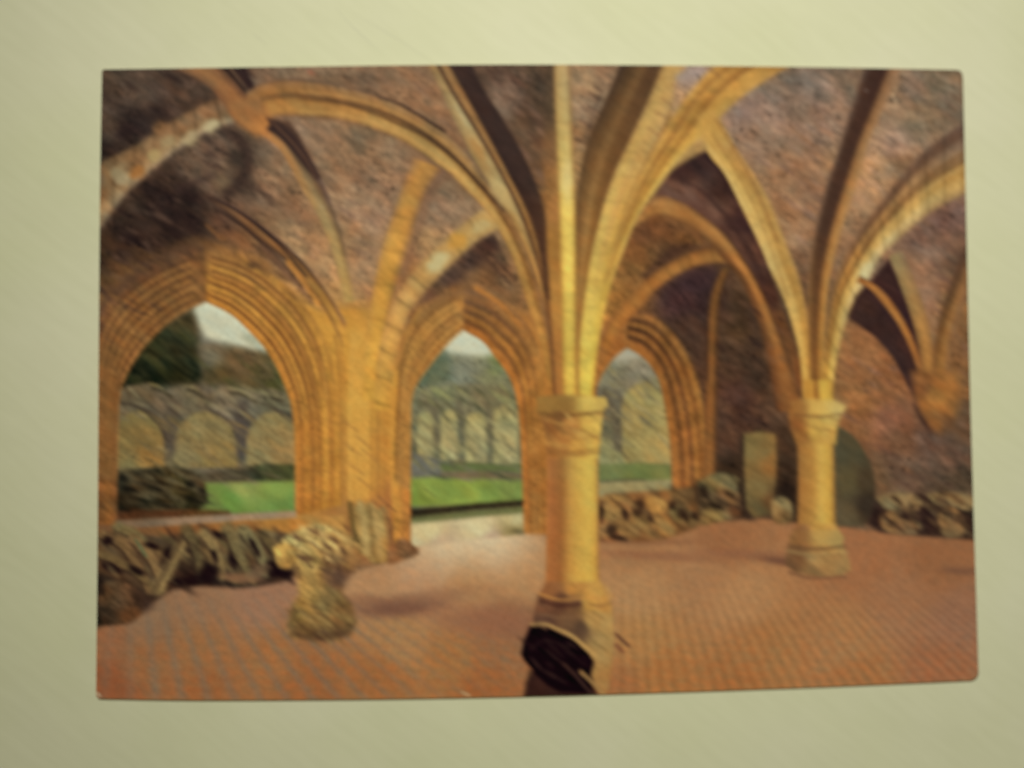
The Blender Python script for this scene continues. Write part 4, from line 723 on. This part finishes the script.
line([(530,650),(545,640),(570,648)], 2, (58,40,32), .5, soft=2)
line([(564,664),(576,676),(590,692),(600,700)], 3, (74,52,40), .7, soft=2.5); line([(581,672),(594,684),(606,697)], 4, (160,122,72), .8, soft=2.5)
line([(521,660),(532,670)], 2, (150,90,56), .5)
line([(616,634),(622,640),(629,646)], 3, (84,52,38), .85, soft=1.8); line([(616,645),(622,651)], 4, (104,62,44), .7, soft=2.5)

# ---- wear of the print itself
line([(97,693),(100,696)], 1.6, (196,190,160), .9); line([(462,692.5),(470,695.5)], 1.6, (182,160,116), .9); blob(866,90.5,1.2,1.0,(150,140,130),0,.8,.8)
blob(819,142,6,3.5,(88,74,66),10,.7,1.3); blob(311,72.5,4,2,(150,84,66),15,.7,1.3); blob(322,207,1.2,1,(180,160,120),0,.8,.8)
#PAINT_END
# softness of the printed picture: it was shaken a little along one diagonal
def finish():
    global img
    rr = np.random.default_rng(5)
    fine = vnoise(7, 1.5, 37, 201) + .7 * vnoise(13, 2.2, 35, 202)
    img *= (1 + 0.012 * fine)[..., None]
    def w_of(names):
        w = np.zeros((CH, CW), np.float32)
        for i, p in enumerate(PARTS):
            if p[0] in names: w[idm == i] = 1
        return gblur(w, 1.5)[..., None]
    def balance(names, pts, sig=60):
        w = w_of(names); c = field(pts, sig); img[:] = img * (1 - w) + img * c * w
    wv = w_of(['vault_webbing']) * .38; wf = w_of(['tiled_floor']) * .1; sm = gblur(img, 5)
    img[:] = img * (1 - wv - wf) + sm * (wv + wf)
    balance(['vault_webbing'], [(130,95,(.94,.95,.92)),(120,220,(.95,.95,.9)),(360,160,(1.17,1.18,1.02)),(410,88,(1.03,1.02,.95)),(300,225,(1.2,1.2,1.06)),(380,240,(1.08,1.08,1.0)),
        (870,365,(1.09,1.15,1.2)),(930,450,(1.08,1.12,1.12)),(760,345,(.92,1,1.12)),(740,430,(.96,1,1.05)),(800,160,(1.16,1.19,1.16)),(920,125,(1.18,1.2,1.12)),(940,230,(1.08,1.1,1.02)),(520,100,(1.02,1.02,1)),(590,110,(1.08,1.08,1.05)),(200,170,(1.05,1.06,1))])
    img[:] = img * (1 + w_of(['vault_webbing']) * np.array([.015, .0, -.01], np.float32))
    balance(['tiled_floor'], [(200,640,(1.06,1.06,1.04)),(900,655,(1.07,1.15,1.17)),(450,575,(1.03,1.03,1.03)),(730,585,(1.02,1.03,1.02)),(650,670,(1.03,1.08,1.08)),(900,580,(1.04,1.08,1.06)),(420,680,(1.02,1.04,1.05))], 80)
    balance(['lawn'], [(265,495,(1.12,1.1,1.22)),(465,490,(1.06,1.05,1.1))]); balance(['ruined_wall'], [(200,440,(.95,.96,.97)),(200,400,(.97,.95,.88)),(470,400,(1,.98,.93)),(470,440,(.98,1,1.0))]); balance(['tree', 'hedge'], [(160,350,(1.06,.97,.9)),(240,370,(1.02,.98,.92)),(150,490,(1.04,1.0,.95))])
    balance(['shaft'], [(585,470,(1.0,1.06,1.08)),(585,560,(.99,1.0,1.02)),(555,520,(1,1.01,1.02)),(820,480,(1.0,1.05,1.06))])
    y_ = np.exp(-((xx - 578) / 26) ** 2) * np.clip((yy - 90) / 120, 0, 1) * np.clip((405 - yy) / 30, 0, 1)
    img[:] = img * (1 + y_[..., None] * np.array([.09, .145, .14], np.float32))
    img += .30 * (img - gblur(img, 3.0)); np.clip(img, 3, 250, out=img)
    L, a = 5.0, math.radians(37); N = 9; acc = np.zeros_like(img)
    for t in np.linspace(-.5, .5, N):
        dx, dy = L * t * math.cos(a), L * t * math.sin(a)
        ix, iy = int(math.floor(dx)), int(math.floor(dy)); fx, fy = dx - ix, dy - iy
        P = np.pad(img, ((8, 8), (8, 8), (0, 0)), mode='edge')
        def S(ax, ay): return P[8 + iy + ay:8 + iy + ay + CH, 8 + ix + ax:8 + ix + ax + CW]
        acc += (S(0, 0) * (1 - fx) + S(1, 0) * fx) * (1 - fy) + (S(0, 1) * (1 - fx) + S(1, 1) * fx) * fy
    img = gblur(acc / N, .4)
    wt = np.zeros((CH, CW), np.float32)
    for i, (nm, lb, pa) in enumerate(PARTS):
        wt[idm == i] = {'vault_webbing': 1, 'garden_view': 1, 'ruined_wall': .55, 'hedge': .8, 'tree': .8, 'far_vault': .5, 'carved_stone': .8, 'rubble_stone': .8, 'stone_pedestal': .7, 'carved_capital': .8, 'window_arch': .5, 'window_wall': .3}.get(nm, .12)
    wt = gblur(wt, 2)[..., None]
    g1 = (vnoise(10, 1.25, 36, 210) * .6 + vnoise(6, 1.0, 38, 211) * .5)[..., None]; g2 = vnoise(30, 24, 0, 212)[..., None]
    img *= 1 + .12 * wt * g1 * (1 + .5 * g2)
    dash = np.clip(vnoise(5.5, 1.3, 31, 220) * .8 + vnoise(3.2, 1.1, 40, 221) * .5 - .18, 0, 1); lite = np.clip(vnoise(6, 1.5, 31, 222) - .3, 0, 1)
    patch = np.clip(.75 + .6 * vnoise(26, 18, 0, 223), .1, 1.3)
    img *= (1 - .42 * wt[..., 0] * dash * patch + .20 * wt[..., 0] * lite)[..., None]
    fine = vnoise(9, 1.6, 37, 203) + .6 * vnoise(4, 1.8, 37, 204); mott = vnoise(7, 5, 20, 205)[..., None]
    img *= (1 + 0.009 * fine)[..., None]; img *= 1 + 0.014 * mott * np.array([1, -.1, -1], np.float32)
finish()
#SCENE_START
# ================================================================== the scene
LAMP = np.array([-0.056, 0.098, 0.240]); AIM = np.array([0.34, -0.071, 0.0])
AMB_RGB = np.array([.06, .06, .045]); KEY_RGB = np.array([.66, .66, .56])
def illum(x, y):
    d = np.stack([LAMP[0] - x, LAMP[1] - y, np.full_like(x, LAMP[2])], -1); D = np.linalg.norm(d, axis=-1)
    ax = (AIM - LAMP) / np.linalg.norm(AIM - LAMP)
    e = np.clip(-(d @ ax) / D, 0, 1) * d[..., 2] / D ** 3 * .0576
    return AMB_RGB + KEY_RGB * e[..., None] * 1.6

def build():
    sc = bpy.context.scene; col = sc.collection
    w = bpy.data.worlds.new('World'); sc.world = w; w.use_nodes = True
    w.node_tree.nodes['Background'].inputs[0].default_value = (1.0, 0.95, 0.30, 1)
    w.node_tree.nodes['Background'].inputs[1].default_value = 0.05
    sc.view_settings.view_transform = 'Standard'; sc.view_settings.look = 'None'
    sc.view_settings.exposure = 0; sc.view_settings.gamma = 1

    def mat(name, rough=.6, spec=.2):
        m = bpy.data.materials.new(name); m.use_nodes = True; nt = m.node_tree
        b = nt.nodes['Principled BSDF']; b.inputs['Roughness'].default_value = rough
        b.inputs['Specular IOR Level'].default_value = spec
        return m, nt, b

    def nnoise(nt, scale, detail, rot, stretch, coord):
        mp = nt.nodes.new('ShaderNodeMapping'); mp.vector_type = 'TEXTURE'; mp.inputs['Rotation'].default_value = (0, 0, math.radians(-rot))
        mp.inputs['Scale'].default_value = [1 / q for q in stretch]; nt.links.new(coord, mp.inputs[0])
        n = nt.nodes.new('ShaderNodeTexNoise'); n.inputs['Scale'].default_value = scale; n.inputs['Detail'].default_value = detail
        nt.links.new(mp.outputs[0], n.inputs['Vector']); return n

    # --- paper
    pm, nt, b = mat('cream_laid_paper', .85, .12)
    tc = nt.nodes.new('ShaderNodeTexCoord').outputs['Object']
    n1 = nnoise(nt, 700, 3, 38, (.16, 1, 1), tc); n2 = nnoise(nt, 80, 5, 34, (.5, 1, 1), tc); n3 = nnoise(nt, 30, 4, 0, (1, 1, 1), tc)
    def mathn(op, a, bb_):
        n = nt.nodes.new('ShaderNodeMath'); n.operation = op
        for i, q in enumerate((a, bb_)):
            if hasattr(q, 'links'): nt.links.new(q, n.inputs[i])
            else: n.inputs[i].default_value = q
        return n.outputs[0]
    s = mathn('ADD', mathn('MULTIPLY', n1.outputs[0], .55), mathn('MULTIPLY', n2.outputs[0], .45))
    r = nt.nodes.new('ShaderNodeValToRGB'); nt.links.new(s, r.inputs[0])
    r.color_ramp.elements[0].position = .32; r.color_ramp.elements[0].color = (.765, .745, .572, 1)
    r.color_ramp.elements[1].position = .68; r.color_ramp.elements[1].color = (.815, .793, .618, 1)
    mx = nt.nodes.new('ShaderNodeMix'); mx.data_type = 'RGBA'; mx.blend_type = 'MULTIPLY'; mx.inputs['Factor'].default_value = 1
    r3 = nt.nodes.new('ShaderNodeValToRGB'); nt.links.new(n3.outputs[0], r3.inputs[0])
    r3.color_ramp.elements[0].position = .35; r3.color_ramp.elements[0].color = (.96, .975, .915, 1)
    r3.color_ramp.elements[1].position = .65; r3.color_ramp.elements[1].color = (1, 1, 1, 1)
    nt.links.new(r.outputs[0], mx.inputs[6]); nt.links.new(r3.outputs[0], mx.inputs[7]); nt.links.new(mx.outputs[2], b.inputs['Base Color'])
    bp = nt.nodes.new('ShaderNodeBump'); bp.inputs['Strength'].default_value = .35; bp.inputs['Distance'].default_value = .00012
    nt.links.new(s, bp.inputs['Height']); nt.links.new(bp.outputs[0], b.inputs['Normal'])

    def mesh(name, v, f, m, parent=None, label=None):
        me = bpy.data.meshes.new(name); me.from_pydata([tuple(map(float, p)) for p in v], [], f); me.update()
        o = bpy.data.objects.new(name, me); col.objects.link(o); me.materials.append(m)
        if parent: o.parent = parent
        if label: o['label'] = label
        return o
    tbl = mesh('table_surface', [(-1, -1, 0), (1, -1, 0), (1, 1, 0), (-1, 1, 0)], [(0, 1, 2, 3)], pm)
    tbl['kind'] = 'structure'; tbl['label'] = 'cream textured paper surface under the postcard'

    # --- outline of the card in plan units (slightly bowed edges, worn corners)
    T = spline([(102, 69.5), (240, 67.5), (400, 65.3), (512, 64.6), (640, 65.2), (800, 67), (962.5, 70)], 400)
    B = spline([(96, 698.5), (180, 700), (260, 700), (380, 699), (512, 696.6), (612, 694), (800, 687.6), (978.5, 680)], 400)
    Lf = spline([(102, 69.5), (100, 190), (98.6, 380), (97.6, 540), (96, 698.5)], 400)
    Rt = spline([(962.5, 70), (965.6, 200), (969.6, 380), (973.6, 520), (978.5, 680)], 400)
    def at(c, t):
        g = np.linspace(0, 1, len(c)); return np.stack([np.interp(t, g, c[:, 0]), np.interp(t, g, c[:, 1])], -1)
    def coons(s, t):
        a = s[..., None]; d = t[..., None]
        return ((1 - d) * at(T, s) + d * at(B, s) + (1 - a) * at(Lf, t) + a * at(Rt, t)
                - ((1 - a) * (1 - d) * T[0] + a * (1 - d) * T[-1] + (1 - a) * d * B[0] + a * d * B[-1]))
    def rounded(s, t):
        X = s * 872; Y = t * 622; X = X.copy(); Y = Y.copy()
        for cx, cy, r in ((0, 0, 2.5), (872, 0, 6), (0, 622, 4), (872, 622, 9)):
            ox = cx + (r if cx == 0 else -r); oy = cy + (r if cy == 0 else -r)
            dx = X - ox; dy = Y - oy; d = np.hypot(dx, dy)
            m = (dx * (1 if cx else -1) > 0) & (dy * (1 if cy else -1) > 0) & (d > r)
            X = np.where(m, ox + dx * r / np.maximum(d, 1e-6), X); Y = np.where(m, oy + dy * r / np.maximum(d, 1e-6), Y)
        return X / 872, Y / 622
    root = bpy.data.objects.new('postcard', None); col.objects.link(root); root.empty_display_size = .05
    root['label'] = 'glossy picture postcard showing a ruined vaulted hall with orange stone columns, lying on cream paper'
    root['category'] = 'postcard'

    # --- card stock: a solid rounded slab
    q = []
    for i in range(80): q.append((i / 80, 0))
    for i in range(60): q.append((1, i / 60))
    for i in range(80): q.append((1 - i / 80, 1))
    for i in range(60): q.append((0, 1 - i / 60))
    fine = []
    for (a, b_), (c, d) in zip(q, q[1:] + q[:1]):
        near = min(a, 1 - a) < .02 and min(b_, 1 - b_) < .03
        k = 10 if near else 1
        for j in range(k): fine.append((a + (c - a) * j / k, b_ + (d - b_) * j / k))
    q = np.array(fine); s, t = rounded(q[:, 0], q[:, 1]); uv = coons(s, t); x, y = plan(uv[:, 0], uv[:, 1]); n = len(x)
    v = [(x[i], y[i], .00004) for i in range(n)] + [(x[i], y[i], TH - .00003) for i in range(n)]
    f = [tuple(range(n, 2 * n))[::-1], tuple(range(n))] + [(i, (i + 1) % n, n + (i + 1) % n, n + i) for i in range(n)]
    cm, cnt, cb = mat('card_board', .7, .2)
    tcc = cnt.nodes.new('ShaderNodeTexCoord').outputs['Object']; cn = nnoise(cnt, 900, 3, 0, (1, 1, 1), tcc)
    rr = cnt.nodes.new('ShaderNodeValToRGB'); cnt.links.new(cn.outputs[0], rr.inputs[0]); rr.color_ramp.elements[0].color = (.30, .26, .19, 1); rr.color_ramp.elements[1].color = (.55, .50, .40, 1)
    cnt.links.new(rr.outputs[0], cb.inputs['Base Color'])
    mesh('card_stock', v, f, cm, root, 'thin grey white edge of the card under the print')

    # --- the ink layer: colours follow the painted picture, cut into the things it shows
    im, int_, ib = mat('printed_ink', .5, .03)
    at_ = int_.nodes.new('ShaderNodeAttribute'); at_.attribute_name = 'ink'
    tci = int_.nodes.new('ShaderNodeTexCoord').outputs['Object']; gn = nnoise(int_, 2600, 2, 0, (1, 1, 1), tci)
    gr = int_.nodes.new('ShaderNodeValToRGB'); int_.links.new(gn.outputs[0], gr.inputs[0])
    gr.color_ramp.elements[0].position = .3; gr.color_ramp.elements[0].color = (.93, .93, .93, 1); gr.color_ramp.elements[1].position = .7; gr.color_ramp.elements[1].color = (1.07, 1.07, 1.07, 1)
    mm = int_.nodes.new('ShaderNodeMix'); mm.data_type = 'RGBA'; mm.blend_type = 'MULTIPLY'; mm.inputs['Factor'].default_value = 1
    int_.links.new(at_.outputs['Color'], mm.inputs[6]); int_.links.new(gr.outputs[0], mm.inputs[7]); int_.links.new(mm.outputs[2], ib.inputs['Base Color'])

    NX, NY = 970, 692
    S, Tt = np.meshgrid(np.linspace(0, 1, NX + 1), np.linspace(0, 1, NY + 1))
    rs, rt = rounded(S, Tt); UV = coons(rs, rt); px, py = UV[..., 0], UV[..., 1]
    gx = np.clip(px - X0, 0, CW - 1.001); gy = np.clip(py - Y0, 0, CH - 1.001)
    ix = gx.astype(int); iy = gy.astype(int); fx = (gx - ix)[..., None]; fy = (gy - iy)[..., None]
    C = (img[iy, ix] * (1 - fx) + img[iy, ix + 1] * fx) * (1 - fy) + (img[iy + 1, ix] * (1 - fx) + img[iy + 1, ix + 1] * fx) * fy
    C = np.clip(C / 255, 0, 1); lin = np.where(C < .04045, C / 12.92, ((C + .055) / 1.055) ** 2.4)
    mx_, my_ = plan(px, py)
    ink = np.clip((lin * INK_GAIN - INK_LIFT) / (illum(mx_, my_) * ILLUM_RGB), .002, .95)
    ids = idm[np.clip(((py[:-1, :-1] + py[1:, 1:]) / 2 - Y0).round().astype(int), 0, CH - 1), np.clip(((px[:-1, :-1] + px[1:, 1:]) / 2 - X0).round().astype(int), 0, CW - 1)]
    # the views through the three openings are separate areas of the print, and so is every other patch
    # of one kind that lies apart from the rest: give each its own piece
    gi = [i for i, p in enumerate(PARTS) if p[0] == 'garden_view'][0]; kids = [i for i, p in enumerate(PARTS) if p[2] == gi]
    xc = (px[:-1, :-1] + px[1:, 1:]) / 2; PARTS[gi] = ('garden_view', 'ruin garden seen through the left window arch', None)
    hill0 = part('hillside', None, gi); ids[(ids == gi)] = hill0; kids.append(hill0)
    for x0, x1, lb in ((350, 560, 'ruin garden seen through the middle doorway arch'), (560, 2000, 'ruin garden seen through the furthest window arch')):
        g2 = part('garden_view', lb)
        for k in kids:
            nk = part(PARTS[k][0], PARTS[k][1], g2); ids[(ids == k) & (xc > x0) & (xc <= x1)] = nk
    def comps(ids):
        lab = np.arange(ids.size).reshape(ids.shape); same_h = ids[:, 1:] == ids[:, :-1]; same_v = ids[1:] == ids[:-1]
        for _ in range(400):
            o = lab.copy()
            mh = np.minimum(lab[:, 1:], lab[:, :-1]); lab[:, 1:] = np.where(same_h, np.minimum(lab[:, 1:], mh), lab[:, 1:]); lab[:, :-1] = np.where(same_h, np.minimum(lab[:, :-1], mh), lab[:, :-1])
            mv = np.minimum(lab[1:], lab[:-1]); lab[1:] = np.where(same_v, np.minimum(lab[1:], mv), lab[1:]); lab[:-1] = np.where(same_v, np.minimum(lab[:-1], mv), lab[:-1])
            for _j in range(4): lab = lab.ravel()[lab]
            if (o == lab).all(): break
        return lab
    lab = comps(ids); u_, inv_, cnt_ = np.unique(lab.ravel(), return_inverse=True, return_counts=True)
    small = (cnt_[inv_.ravel()] < 70).reshape(ids.shape)
    for _ in range(120):
        if not small.any(): break
        for ax, sh in ((1, 1), (0, 1), (1, -1), (0, -1)):
            src = np.roll(ids, sh, ax); ok = small & ~np.roll(small, sh, ax)
            ids = np.where(ok, src, ids); small = small & ~ok
    lab = comps(ids)
    for k in range(len(PARTS)):
        cells = ids == k
        if not cells.any(): continue
        lu = np.unique(lab[cells])
        for extra in lu[1:]:
            ids[(lab == extra) & cells] = part(PARTS[k][0], PARTS[k][1], PARTS[k][2])
    vid = np.arange((NX + 1) * (NY + 1)).reshape(NY + 1, NX + 1)
    quads = np.stack([vid[1:, :-1], vid[1:, 1:], vid[:-1, 1:], vid[:-1, :-1]], -1)
    P3 = np.stack([mx_, my_, np.full_like(mx_, TH)], -1).reshape(-1, 3); ink = ink.reshape(-1, 3)
    made = {}
    def make(k):
        name, label, par = PARTS[k]
        if k in made: return made[k]
        po = make(par) if par is not None else root
        Q = quads[ids == k]
        if len(Q) == 0:
            if not any(p[2] == k for p in PARTS): made[k] = None; return None
            o = bpy.data.objects.new(name, None); col.objects.link(o)
        else:
            u, inv = np.unique(Q.ravel(), return_inverse=True)
            me = bpy.data.meshes.new(name); me.vertices.add(len(u)); me.vertices.foreach_set('co', P3[u].astype(np.float32).ravel())
            me.loops.add(len(inv)); me.loops.foreach_set('vertex_index', inv.astype(np.int32).ravel())
            me.polygons.add(len(Q)); me.polygons.foreach_set('loop_start', np.arange(0, len(inv), 4, dtype=np.int32))
            me.polygons.foreach_set('loop_total', np.full(len(Q), 4, np.int32)); me.update(calc_edges=True)
            a = me.attributes.new('ink', 'FLOAT_COLOR', 'POINT')
            a.data.foreach_set('color', np.c_[ink[u], np.ones(len(u))].astype(np.float32).ravel())
            me.materials.append(im); o = bpy.data.objects.new(name, me); col.objects.link(o)
        o.parent = po
        if label: o['label'] = label
        made[k] = o; return o
    for k in range(len(PARTS)): make(k)

    # --- faint creases in the paper
    km, knt, kb = mat('paper_crease', .9, .1); kb.inputs['Base Color'].default_value = (.66, .645, .50, 1)
    for pts, wd in (([(332, 4), (352, 26), (384, 55)], .5), ([(352, 12), (392, 36), (432, 61)], .35), ([(250, 31), (268, 46)], .4)):
        c = spline(pts, 24); d = np.gradient(c, axis=0); d /= np.hypot(*d.T)[:, None]; nn = np.c_[-d[:, 1], d[:, 0]]
        ww = wd * np.sin(np.linspace(.1, math.pi - .1, 24))[:, None]
        a = plan(*(c + nn * ww).T, 0); b2_ = plan(*(c - nn * ww).T, 0); v = []
        for i in range(24): v += [(a[0][i], a[1][i], .00002), (b2_[0][i], b2_[1][i], .00002)]
        o = mesh('crease', v, [(2 * i, 2 * i + 1, 2 * i + 3, 2 * i + 2) for i in range(23)], km, tbl)

    # --- lamp above the far edge of the table, camera held over the card
    ld = bpy.data.lights.new('room_lamp', 'AREA'); ld.shape = 'DISK'; ld.size = .05; ld.energy = LAMP_W; ld.color = LAMP_COL
    lo = bpy.data.objects.new('room_lamp', ld); col.objects.link(lo); lo.location = LAMP
    lo.rotation_euler = (0, 0, 0)
    from mathutils import Vector
    lo.rotation_euler = (Vector(AIM) - Vector(LAMP)).to_track_quat('-Z', 'Y').to_euler()
    cd = bpy.data.cameras.new('camera'); co = bpy.data.objects.new('camera', cd); col.objects.link(co)
    co.location = CAM_LOC; co.rotation_euler = CAM_ROT; cd.sensor_width = 36; cd.angle = math.radians(50)
    cd.clip_start = .01; cd.clip_end = 20
    cd.dof.use_dof = True; cd.dof.focus_distance = .160; cd.dof.aperture_fstop = FSTOP
    sc.camera = co

INK_GAIN, INK_LIFT = 1.0, np.array([.0080, .0055, .0035])
ILLUM_RGB = np.array([1.21, 1.225, 1.185])
LAMP_W, LAMP_COL = 0.765, (1.0, .998, .84)
FSTOP = 7.5
if bpy is not None:
    build()
